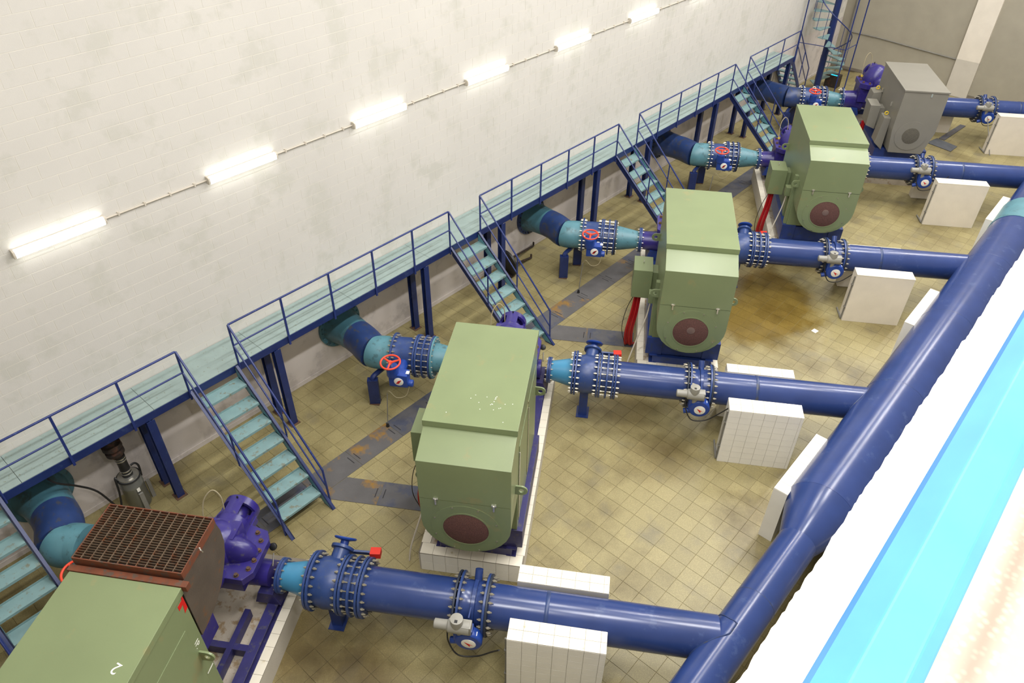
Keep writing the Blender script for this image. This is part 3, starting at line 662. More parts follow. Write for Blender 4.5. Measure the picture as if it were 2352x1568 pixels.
def motor(i):
    lab = {-1: 'green motor housing with white number, open rusty grating hood behind it', 0: 'large pale green box motor with glossy top lid, second pump line', 1: 'green box motor with side terminal box and red cables, third pump line', 2: 'green box motor beside the grey one, fourth pump line'}[i]
    t = thing('pump_motor', lab, 'motor', (0, 1.5, 1.02), unit=i, group='green box motors')
    if i == -1: t.location = uw(i, 0.046, 1.525, 1.02)
    hw = 0.633
    def body(m):
        pl = [(0.0, 2.27), (0.0, 3.004), (0.46, 3.17), (2.62, 3.17), (2.62, 1.02), (0.62, 1.02), (0.62, 2.27)]
        m.prism(pl, lambda a, b_, d: (d, a, b_), -hw, hw)
    part(t, 'housing', body, 'green', key='mb', bev=0.006)
    n = 14
    low = [(-hw, 2.262), (-hw, 1.80)]+[(-hw*math.cos(pi*k/n), 1.80-0.60*math.sin(pi*k/n)) for k in range(1, n)]+[(hw, 1.80), (hw, 2.262)]
    part(t, 'end_cover', lambda m: m.prism(low, lambda a, b_, d: (a, d, b_), 0.004, 0.615), 'green', key='me', bev=0.005)
    part(t, 'top_lid', lambda m: m.box(-hw-0.012, hw+0.012, 0.47, 2.64, 3.172, 3.274), 'green', key='ml', bev=0.006)
    g = part(t, 'inlet_ring', lambda m: (m.ring((0, 0.004, 1.705), (0, -1, 0), 0.335, 0.495, 0.006, 48), m.ring((0, 0.004, 1.705), (0, -1, 0), 0.325, 0.345, 0.012, 48)), 'green', key='mr')
    part(t, 'inlet_mesh', lambda m: m.lathe((0, 0.003, 1.705), (0, -1, 0), [(0, 0.33), (0.003, 0.33), (0.02, 0.25), (0.03, 0.1), (0.031, 0.01)], 40), 'fan', key='mf')
    if i in (1, 2):
        part(t, 'fan_hub', lambda m: m.lathe((-0.0, -0.024, 1.76), (0, -1, 0), [(0, 0.075), (0.008, 0.075), (0.012, 0.06)], 24), 'hub', key='mh')
    for q in range(8):
        a = 2*pi*(q+0.5)/8
        part(g, 'screw', lambda m: m.lathe((0.47*math.cos(a), -0.001, 1.705+0.47*math.sin(a)), (0, -1, 0), [(0, 0.012), (0.01, 0.012)], 8), 'bolt', key='ms%d' % q)
    for q, uu in enumerate((-0.40, 0.40)):
        part(t, 'latch', lambda m: (m.box(uu-0.035, uu+0.035, -0.018, 0.0, 2.28, 2.31), m.box(uu-0.012, uu+0.012, -0.028, 0.0, 2.19, 2.30)), 'chrome', key='mt%d' % q, bev=0.003)
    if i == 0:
        def glints(m):  # small white discs painted on the lid as reflections of lamps
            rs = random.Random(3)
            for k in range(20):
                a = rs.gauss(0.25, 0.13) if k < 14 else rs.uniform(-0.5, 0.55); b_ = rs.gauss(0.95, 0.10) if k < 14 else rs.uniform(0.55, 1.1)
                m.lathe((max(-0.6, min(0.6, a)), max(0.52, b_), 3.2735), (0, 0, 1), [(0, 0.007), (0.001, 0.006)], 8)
        part(t, 'painted_glints', glints, 'white_mark', kind='stuff')
    lugs = [(1, 0.40, 2.20), (1, 2.50, 2.15), (-1, 2.42, 2.25), (-1, 0.45, 2.2)]
    for q, (s_, vv, zz) in enumerate(lugs):
        def lug(m):
            n_ = 16; outer = []; inner = []
            for k in range(n_):
                a = 2*pi*k/n_; c_, d_ = math.cos(a), math.sin(a)
                sc_ = 0.085/max(abs(c_), abs(d_)) if c_*s_ < 0 else 0.085
                outer.append((s_*(hw+0.085)+c_*sc_, zz+d_*sc_)); inner.append((s_*(hw+0.085)+0.038*c_, zz+0.038*d_))
            vs = []
            for vv_ in (vv-0.012, vv+0.012):
                vs += [(a, vv_, b_) for a, b_ in outer]+[(a, vv_, b_) for a, b_ in inner]
            fs = []
            for k in range(n_):
                k2 = (k+1) % n_
                fs += [(k, k2, n_+k2, n_+k), (2*n_+k, 3*n_+k, 3*n_+k2, 2*n_+k2), (k, 2*n_+k, 2*n_+k2, k2), (n_+k, n_+k2, 3*n_+k2, 3*n_+k)]
            m.add(vs, fs)
        part(t, 'lifting_lug', lug, 'green', key='mlug%d' % q)
    # right flank: door panels with hinge rods
    for q, (v0, v1) in enumerate(((0.70, 1.55), (1.60, 2.45))):
        pn = part(t, 'side_panel', lambda m: m.box(hw, hw+0.008, v0, v1, 1.15, 2.75), 'green', key='mp%d' % q, bev=0.003)
        part(pn, 'hinge_rod', lambda m: m.cyl((hw+0.014, v0-0.02, 1.25), (hw+0.014, v0-0.02, 2.65), 0.008, 8), 'chrome', key='mhr%d' % q)
    if i == 0 or i > 0 or i == -1:
        tb = part(t, 'terminal_box', lambda m: m.box(-1.12, -0.745, 1.33, 1.87, 1.45, 2.10), 'green', key='mtb', bev=0.006)
        part(tb, 'box_neck', lambda m: m.box(-0.75, -0.62, 1.45, 1.75, 1.6, 2.0), 'green', key='mtn')
        part(tb, 'eye_bolt', lambda m: (m.torus((-0.93, 1.62, 2.135), (1, 0, 0), 0.025, 0.007, 14, 6), m.cyl((-0.93, 1.62, 2.095), (-0.93, 1.62, 2.115), 0.008, 8)), 'chrome', key='mte')
        sb = part(t, 'small_junction_box', lambda m: m.box(-0.79, -0.66, 0.86, 1.04, 1.66, 1.88), 'green', key='msb', bev=0.005)
        part(sb, 'box_conduit', lambda m: m.tube(bez([(-0.74, 0.93, 1.66), (-0.78, 0.90, 1.30), (-0.93, 0.75, 0.75), (-1.05, 0.58, 0.30), (-1.08, 0.5, 0.02)], 5), 0.014, 8), 'conduit_white', key='msc')
        part(t, 'side_rib', lambda m: (m.box(-0.70, -0.63, 0.66, 0.76, 1.02, 2.3), m.box(-0.67, -0.63, 1.05, 1.25, 1.02, 1.7)), 'green', key='mrib', bev=0.004)
    return t

def hood(t):
    """open air hood behind the nearest motor: grating on top, curved sheet back"""
    side = [(2.66, 3.25), (3.49, 3.25), (3.52, 3.10), (3.515, 2.90), (3.46, 2.75), (3.37, 2.62), (3.23, 2.47), (3.02, 2.35), (2.80, 2.31), (2.66, 2.30)]
    ul, ur = -0.66, 0.615
    for uu in (ul, ur-0.012):
        part(t, 'hood_side', lambda m: m.prism(side, lambda a, b_, d: (d, a, b_), uu, uu+0.012), 'rust')
    def back(m):
        b_ = side[1:]; n = len(b_)
        vs = [(ul+0.012, a, z) for a, z in b_]+[(ur-0.012, a, z) for a, z in b_]+[(ul+0.012, a-0.008, z+0.004) for a, z in b_]+[(ur-0.012, a-0.008, z+0.004) for a, z in b_]
        fs = [(k, k+1, n+k+1, n+k) for k in range(n-1)]+[(2*n+k, 3*n+k, 3*n+k+1, 2*n+k+1) for k in range(n-1)]
        m.add(vs, fs, True)
    part(t, 'hood_back', back, 'rust')
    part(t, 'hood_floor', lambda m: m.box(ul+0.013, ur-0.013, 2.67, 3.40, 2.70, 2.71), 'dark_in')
    part(t, 'hood_flange', lambda m: m.box(ul-0.02, ur+0.08, 2.645, 2.72, 3.20, 3.285), 'rust_frame', bev=0.004)
    g = part(t, 'grating', lambda m: (m.box(ul, ur, 2.745, 2.757, 3.22, 3.365), m.box(ul, ur, 3.478, 3.49, 3.22, 3.365), m.box(ul, ul+0.012, 2.757, 3.478, 3.22, 3.365), m.box(ur-0.012, ur, 2.757, 3.478, 3.22, 3.365)), 'rust_frame', bev=0.002)
    for k in range(1, 23):       # bearing bars across
        vv = 2.757+(3.478-2.757)*k/23
        part(g, 'bearing_bar', lambda m: m.box(ul+0.0125, ur-0.0125, vv-0.003, vv+0.003, 3.338, 3.364), 'grate')
    for k in range(1, 12):
        uu = ul+(ur-ul)*k/12
        part(g, 'cross_bar', lambda m: m.box(uu-0.005, uu+0.005, 2.757, 3.478, 3.345, 3.366), 'grate')
    part(g, 'grating_ring', lambda m: (m.torus((ur+0.02, 3.10, 3.30), (0.5, 1, 0.2), 0.035, 0.006, 18, 6), m.cyl((ur-0.005, 3.10, 3.31), (ur+0.02, 3.10, 3.335), 0.008, 8)), 'chrome')
    # paint marks on the flank
    LAM1 = [(2.590, 3.165), (2.614, 3.172), (2.616, 2.945), (2.555, 2.925)]
    LAM2 = [(2.584, 3.125), (2.576, 3.060), (2.500, 3.050), (2.500, 3.125)]
    def lam(m):
        m.prism(LAM1, lambda a, b_, d: (d, a, b_), 0.6335, 0.6355)
        m.prism(LAM2, lambda a, b_, d: (d, a, b_), 0.6335, 0.6355)
    part(t, 'red_mark', lam, 'red_tape', label='red painted lambda-shaped mark')
    def text(body, loc, size, mat, name='lettering'):
        c = bpy.data.curves.new(name, 'FONT'); c.body = body; c.size = size; c.extrude = 0.0008; c.align_x = 'CENTER'; c.align_y = 'CENTER'
        c.materials.append(M[mat])
        tmp = bpy.data.objects.new(name, c); COL.objects.link(tmp); bpy.context.view_layer.update()
        me = bpy.data.meshes.new_from_object(tmp.evaluated_get(bpy.context.evaluated_depsgraph_get())); bpy.data.objects.remove(tmp); bpy.data.curves.remove(c)
        o = bpy.data.objects.new(name, me); COL.objects.link(o); o.parent = t
        off = OFF[t]; o.location = (loc[0]-off[0], loc[1]-off[1], loc[2]-off[2]); return o
    o = text('1', (0.6345, 2.53, 1.78), 0.19, 'white_mark'); o.rotation_euler = (0, pi/2, 0); o['label'] = 'white number 1'
    o = text('1P.', (0.6345, 2.52, 2.36), 0.11, 'white_mark'); o.rotation_euler = (0, pi/2, 0); o['label'] = 'small white lettering 1P.'
    o = text('2', (0.46, 1.72, 3.2755), 0.16, 'white_mark'); o.rotation_euler = (0, 0, pi*0.9); o['label'] = 'white painted mark'

def grey_motor(i=3):
    t = thing('pump_motor', 'tall grey box motor of the farthest pump line by the end wall', 'motor', (0, 1.4, 1.0), unit=i)
    part(t, 'housing', lambda m: m.prism([(-0.48, 1.10), (0.43, 1.10), (0.60, 1.75), (0.60, 2.83), (0.57, 2.86), (-0.55, 2.86), (-0.56, 1.75)], lambda a, b_, d: (a, d, b_), 0.18, 2.5), 'grey_motor', bev=0.008)
    part(t, 'top_lid', lambda m: m.box(-0.57, 0.61, 0.16, 2.52, 2.855, 2.90), 'grey_motor', bev=0.006)
    g = part(t, 'inlet_ring', lambda m: m.ring((-0.02, 0.178, 1.62), (0, -1, 0), 0.22, 0.42, 0.008, 44), 'grey_motor')
    part(t, 'inlet_mesh', lambda m: m.lathe((-0.02, 0.178, 1.62), (0, -1, 0), [(0, 0.23), (0.01, 0.23), (0.02, 0.15), (0.022, 0.02)], 36), 'fan_grey')
    tb = part(t, 'terminal_box', lambda m: m.prism([(-0.98, 1.45), (-0.72, 1.35), (-0.72, 2.05), (-1.0, 2.05)], lambda a, b_, d: (a, d, b_), 1.2, 1.75), 'grey_motor', bev=0.006)
    part(tb, 'box_neck', lambda m: m.box(-0.74, -0.55, 1.3, 1.65, 1.45, 1.95), 'grey_motor')
    part(t, 'cable_duct', lambda m: m.prism([(-0.80, 1.20), (-0.56, 1.0), (-0.56, 1.95), (-0.74, 1.95)], lambda a, b_, d: (a, d, b_), 0.55, 0.95), 'grey_motor', bev=0.01)
    part(t, 'upper_duct', lambda m: m.prism([(-0.85, 1.75), (-0.56, 1.6), (-0.56, 2.2), (-0.80, 2.15)], lambda a, b_, d: (a, d, b_), 1.95, 2.4), 'grey_motor', bev=0.01)
    for q, (vv, zz) in enumerate(((0.75, 2.02), (2.15, 2.25))):
        part(t, 'lifting_eye', lambda m: m.torus((-0.66, vv, zz), (0, 1, 0), 0.045, 0.014, 18, 8), 'yellow')
    for q, vv in enumerate((0.8, 1.9)):
        part(t, 'latch', lambda m: m.box(-0.60, -0.556, vv, vv+0.05, 2.2, 2.32), 'chrome', bev=0.004)
    part(t, 'lid_catch', lambda m: m.box(0.14, 0.18, 0.165, 0.182, 2.74, 2.84), 'chrome', bev=0.002)
    return t

def cables(i):
    t = thing('power_cables', 'bundle of red power cables dropping from the %s motor terminal box' % ORD[i], 'cable', (-1.0, 1.45, 0), unit=i, group='red motor cables')
    for q in range(4):
        du = -0.045+0.03*q; dv = 0.03*(q % 2)
        part(t, 'cable', lambda m: m.tube(bez([(-0.97+du, 1.50+dv, 1.46), (-1.0+du*1.3, 1.46+dv, 1.0), (-1.06+du*1.5, 1.42+dv, 0.5), (-1.04+du*1.6, 1.48+dv, 0.12), (-0.99+du*1.7, 1.60+dv, 0.03)], 6), 0.023, 8), 'red_cable', key='cab%d' % q)
    part(t, 'black_wire', lambda m: m.tube(bez([(-1.05, 1.40, 1.46), (-1.17, 1.38, 1.1), (-1.22, 1.40, 0.6), (-1.14, 1.45, 0.2), (-1.1, 1.5, 0.02)], 6), 0.007, 6), 'black', key='cabw')

def pump(i):
    t = thing('water_pump', {-1: 'violet split-case pump behind the rusty grating hood', 0: 'violet split-case pump hidden behind the second motor', 1: 'violet split-case pump behind the third motor', 2: 'violet split-case pump behind the fourth motor', 3: 'violet split-case pump behind the grey motor'}[i], 'pump', (-0.12, 4.36, 0.86), unit=i, group='violet split-case pumps')
    if i == 3: t.scale = (1.12, 1.0, 1.30)
    c = -0.13
    def lower(m):
        m.ellipsoid((c, 4.36, 1.16), 0.46, 0.34, 0.36)
        m.box(c-0.42, c+0.42, 4.00, 4.72, 1.05, 1.42)
    part(t, 'lower_casing', lower, 'purple', key='pl', bev=0.01)
    part(t, 'discharge_nozzle', lambda m: m.lathe((c+0.2, VP, ZP), U, [(0, 0.20), (0.25, 0.185), (0.46, 0.18)], 28), 'purple', key='pn')
    part(t, 'suction_nozzle', lambda m: m.lathe((-0.93, VP, ZP), U, [(0, 0.21), (0.3, 0.23), (0.6, 0.27)], 28), 'purple', key='ps')
    flange(t, 0.655, 0.035, 0.25, 'valve_blue', 12, 0.15, 0.014, i <= 0, ub=0.69)
    flange(t, -0.945, 0.035, 0.29, 'valve_blue', 12, 0.15, 0.014, i <= 0, ub=-0.945, name='suction_flange')
    pl = [(-0.60, 4.02), (-0.42, 3.88), (0.40, 3.88), (0.50, 4.02), (0.50, 4.56), (0.42, 4.70), (0.16, 4.76), (0.16, 4.92), (-0.40, 4.92), (-0.44, 4.76), (-0.60, 4.66)]
    sp = part(t, 'split_flange', lambda m: m.prism(pl, lambda a, b_, d: (a, b_, d), 1.40, 1.52), 'purple', key='psp', bev=0.008)
    bp = [(0.42, 4.06), (0.44, 4.20), (0.44, 4.36), (0.40, 4.52), (0.30, 4.64), (0.10, 4.70), (0.10, 4.84), (-0.34, 4.84), (-0.36, 4.70), (-0.52, 4.60), (-0.54, 4.30), (-0.50, 4.06), (0.30, 3.94), (0.12, 3.94), (-0.10, 3.94), (-0.35, 3.95)]
    if 'pbolt' not in CACHE:
        mb = MB(); mb.lathe((0, 0, 0), (0, 0, 1), [(0, 0.036), (0.008, 0.036)], 14); mb.lathe((0, 0, 0.008), (0, 0, 1), [(0, 0.027), (0.03, 0.027)], 6); CACHE['pbolt'] = make_mesh(mb, 'bolt', M['foot_rust'])
    for (a, b_) in bp: inst(sp, 'bolt', CACHE['pbolt'], (a, b_, 1.52))
    # upper casing: volute lobe crossing the split plate
    part(t, 'volute_lobe', lambda m: (m.ellipsoid((0.0, 4.30, 1.52), 0.46, 0.20, 0.30),), 'purple', key='pvl')
    part(t, 'upper_casing', lambda m: (m.ellipsoid((c, 4.36, 1.50), 0.36, 0.36, 0.40), m.box(-0.36, 0.16, 4.28, 4.60, 1.5, 1.82)), 'purple', key='pu', bev=0.03)
    # bearing bracket with window openings at the far end
    def half(u0, r, v0, v1, a0, a1, m, n=8):
        pts = [(u0+r*math.cos(a0+(a1-a0)*k/n), 1.52+r*math.sin(a0+(a1-a0)*k/n)) for k in range(n+1)]+[(u0+(r-0.05)*math.cos(a1+(a0-a1)*k/n), 1.52+(r-0.05)*math.sin(a1+(a0-a1)*k/n)) for k in range(n+1)]
        m.prism(pts, lambda a, b_, d: (a, d, b_), v0, v1)
    def bracket(m):
        half(-0.11, 0.255, 4.55, 4.74, -0.3, pi+0.3, m, 12)
        half(-0.11, 0.255, 4.95, 5.06, -0.3, pi+0.3, m, 12)
        half(-0.11, 0.255, 4.74, 4.95, 1.15, 2.0, m, 5)
        half(-0.11, 0.255, 4.74, 4.95, -0.3, 0.25, m, 4)
        half(-0.11, 0.255, 4.74, 4.95, pi-0.25, pi+0.3, m, 4)
        m.lathe((-0.11, 5.04, 1.52), (0, 1, 0), [(0, 0.25), (0.03, 0.22), (0.06, 0.10)], 24)
        m.lathe((-0.11, 4.45, 1.52), (0, 1, 0), [(0, 0.13), (0.62, 0.13)], 18)
    part(t, 'bearing_bracket', bracket, 'purple', key='pbb')
    part(t, 'near_bearing', lambda m: m.lathe((-0.06, 3.45, 1.52), (0, 1, 0), [(0, 0.12), (0.05, 0.16), (0.3, 0.17), (0.34, 0.22), (0.5, 0.22)], 22), 'purple', key='pnb')
    part(t, 'coupling_guard', lambda m: m.prism([(0.20*math.cos(pi*k/10), 1.52+0.20*math.sin(pi*k/10)) for k in range(11)]+[(-0.20, 1.1), (0.20, 1.1)], lambda a, b_, d: (a, d, b_), 2.70, 3.42), 'purple', key='pcg')
    part(t, 'grease_cap', lambda m: m.lathe((-0.11, 5.0, 1.775), (0, 0, 1), [(0, 0.012), (0.03, 0.014), (0.04, 0.008)], 8), 'black', key='pgc')
    ga = part(t, 'gauge_stem', lambda m: m.cyl((0.56, 4.38, 1.17), (0.55, 4.50, 1.30), 0.011, 8), 'chrome', key='pgs')
    part(ga, 'pressure_gauge', lambda m: m.lathe((0.535, 4.57, 1.36), (-0.1, -0.75, 0.65), [(0, 0.052), (0.035, 0.055), (0.042, 0.045)], 18), 'black', key='pga')
    part(t, 'vent_hose', lambda m: m.tube(bez([(-0.46, 4.60, 1.53), (-0.48, 4.66, 1.72), (-0.46, 4.76, 1.95), (-0.36, 4.86, 2.06), (-0.26, 4.86, 1.95), (-0.24, 4.82, 1.72), (-0.22, 4.80, 1.56)], 7), 0.010, 7), 'brass', key='pvh')
    part(t, 'hose_fitting', lambda m: m.torus((-0.46, 4.60, 1.55), (0.2, -1, 0.4), 0.024, 0.010, 16, 7), 'yellow', key='phf')
    return t

def discharge(i):
    D = i <= 0; o = ORD[i]
    t = thing('reducer_pipe', 'light blue tapered discharge reducer of the %s pump' % o, 'pipe', (0.95, VP, ZP-0.2), unit=i, group='light blue discharge reducers')
    part(t, 'taper', lambda m: m.lathe((0.72, VP, ZP), U, [(0, 0.185), (0.03, 0.187), (0.36, 0.262), (0.42, 0.268)], 36), 'cyan', key='dr')
    flange(t, 0.695, 0.035, 0.25, 'valve_blue', 0)
    flange(t, 1.125, 0.035, RF-0.01, 'valve_blue', 0, name='outlet_flange')
    # check valve
    t = thing('check_valve', 'blue swing check valve with red counterweight box on the %s discharge line' % o, 'valve', (1.4, VP, 0), unit=i, group='blue check valves')
    part(t, 'body', lambda m: m.lathe((1.20, VP, ZP), U, [(0, 0.33), (0.06, 0.345), (0.16, 0.37), (0.30, 0.36), (0.40, 0.33)], 40), 'valve_blue', key='cb')
    flange(t, 1.175, 0.035, RF, 'valve_blue', 20, 0.19, 0.019, D, ub=1.175, name='inlet_flange')
    flange(t, 1.585, 0.035, RF, 'valve_blue', 20, 0.19, 0.019, D, ub=1.62, name='outlet_flange')
    pt = part(t, 'hinge_port', lambda m: m.lathe((1.44, VP+0.16, ZP+0.16), (0.1, 1, 0.35), [(0, 0.12), (0.24, 0.12), (0.25, 0.165), (0.29, 0.165)], 26), 'valve_blue', key='ch')
    part(pt, 'port_cap', lambda m: m.lathe((1.475, VP+0.45, ZP+0.27), (0.05, 0.9, 0.6), [(0, 0.06), (0.06, 0.06), (0.08, 0.15), (0.10, 0.165), (0.115, 0.15)], 26), 'gear_blue', key='chc')
    lv = part(t, 'lever_arm', lambda m: m.obox((1.68, VP+0.42, ZP+0.19), (0.25, 0.03, -0.02), (0, 0.014, 0.004), (0, -0.01, 0.045)), 'valve_blue', key='cl', bev=0.004)
    part(lv, 'counterweight', lambda m: m.obox((1.93, VP+0.46, ZP+0.17), (0.075, 0.01, 0), (-0.006, 0.06, 0), (0, 0, 0.055)), 'red_box', key='cw', bev=0.006, label='red counterweight box')
    part(t, 'support_leg', lambda m: (m.box(1.30, 1.46, VP-0.09, VP+0.09, 0.012, ZP-0.30), m.box(1.26, 1.50, VP-0.16, VP+0.16, 0.0, 0.012)), 'base_blue', key='cs', bev=0.003)
    # dismantling joint
    t = thing('dismantling_joint', 'blue flanged dismantling joint with long studs on the %s discharge line' % o, 'pipe joint', (1.78, VP, ZP-RF), unit=i, group='discharge dismantling joints')
    part(t, 'sleeve', lambda m: m.lathe((1.66, VP, ZP), U, [(0, 0.315), (0.26, 0.315)], 36), 'valve_blue', key='ds')
    flange(t, 1.632, 0.035, RF, 'valve_blue', 0, name='flange')
    flange(t, 1.755, 0.035, RF, 'valve_blue', 20, 0.27, 0.016, D, ub=1.775, name='middle_flange')
    flange(t, 1.868, 0.035, RF, 'valve_blue', 0, name='outlet_flange')
    # pipe
    t = thing('discharge_pipe', 'straight blue discharge pipe before the butterfly valve, %s line' % o, 'pipe', (2.6, VP, ZP-RP), unit=i, group='blue discharge pipes')
    part(t, 'barrel', lambda m: m.lathe((1.94, VP, ZP), U, [(0, RP), (1.30, RP)], 44), 'blue', key='dp')
    flange(t, 1.915, 0.035, RF, 'valve_blue', 20, 0.19, 0.019, D, ub=1.915, name='flange')
    flange(t, 3.215, 0.030, RF, 'gasket', 20, 0.19, 0.019, D, ub=3.255, name='outlet_flange')
    # butterfly valve
    t = thing('butterfly_valve', 'blue butterfly valve with grey electric actuator and white dial, %s line' % o, 'valve', (3.46, VP, ZP-0.36), unit=i, group='blue discharge butterfly valves')
    part(t, 'body', lambda m: m.lathe((3.28, VP, ZP), U, [(0, 0.33), (0.03, 0.31), (0.16, 0.31), (0.17, 0.345), (0.22, 0.345), (0.23, 0.31), (0.36, 0.33)], 40), 'blue', key='vb')
    flange(t, 3.262, 0.034, RF, 'valve_blue', 0)
    flange(t, 3.62, 0.034, RF, 'valve_blue', 20, 0.19, 0.019, D, ub=3.655, name='outlet_flange')
    part(t, 'shaft_boss', lambda m: m.cyl((3.48, VP+0.20, ZP+0.22), (3.48, VP+0.31, ZP+0.36), 0.055, 16), 'blue', key='vs')
    part(t, 'neck', lambda m: m.cyl((3.47, VP-0.3, ZP-0.08), (3.47, 3.96, 0.93), 0.07, 16), 'blue', key='vn')
    part(t, 'neck_plate', lambda m: m.box(3.45, 3.47, 3.98, 4.16, 0.95, 1.26), 'blue', key='vnp', bev=0.004)
    gearbox(t, 3.47, 3.82, 0.90, 'bv')
    ac = part(t, 'actuator', lambda m: (m.cyl((3.22, 3.86, 1.22), (3.50, 3.86, 1.22), 0.095, 22), m.lathe((3.22, 3.86, 1.22), (-1, 0, 0), [(0, 0.095), (0.02, 0.07), (0.05, 0.068), (0.19, 0.066), (0.20, 0.05)], 20), m.cyl((3.33, 3.86, 1.22), (3.33, 3.86, 1.40), 0.085, 22), m.box(3.36, 3.52, 3.80, 3.93, 1.14, 1.30), m.cyl((3.36, 3.88, 1.22), (3.36, 3.90, 0.98), 0.06, 16)), 'grey_box', key='va', bev=0.004)
    part(ac, 'display', lambda m: m.box(3.31, 3.35, 3.80, 3.84, 1.401, 1.404), 'black', key='vd')
    part(ac, 'cable', lambda m: m.tube(bez([(3.20, 3.84, 1.14), (3.22, 3.78, 0.95), (3.35, 3.74, 0.72), (3.60, 3.76, 0.72), (3.80, 3.72, 0.95), (3.93, 3.62, 1.22)], 6), 0.011, 8), 'black', key='vc')
    # pipe into the header
    t = thing('branch_pipe', 'blue branch pipe from the butterfly valve into the header, %s line' % o, 'pipe', (5.2, VP, ZP-RP), unit=i, group='blue branch pipes to the header')
    part(t, 'barrel', lambda m: m.lathe((3.68, VP, ZP), U, [(0, RP), (3.05, RP)], 44), 'blue', key='bp')
    flange(t, 3.656, 0.030, RF, 'gasket', 0)
    if i <= 1:       # weld where the branch meets the header
        Rh = 0.285 if i < 0 else 0.548
        def weld(m):
            pts = []
            for k in range(48):
                a = 2*pi*k/48; v = VP+(RP+0.002)*math.cos(a); dz = (RP+0.002)*math.sin(a)
                x = 9.37-math.sqrt(max(Rh*Rh-dz*dz, 0.0)); pts.append(((x-MX+v*sT)/cT, v, ZP+dz))
            m.tube(pts, 0.010, 6, True)
        part(t, 'weld_seam', weld, 'navy')
    part(t, 'weld_band', lambda m: m.lathe((4.44, VP, ZP), U, [(0, RP), (0.004, RP+0.003), (0.05, RP+0.003), (0.054, RP)], 44, False), 'navy', key='bw')

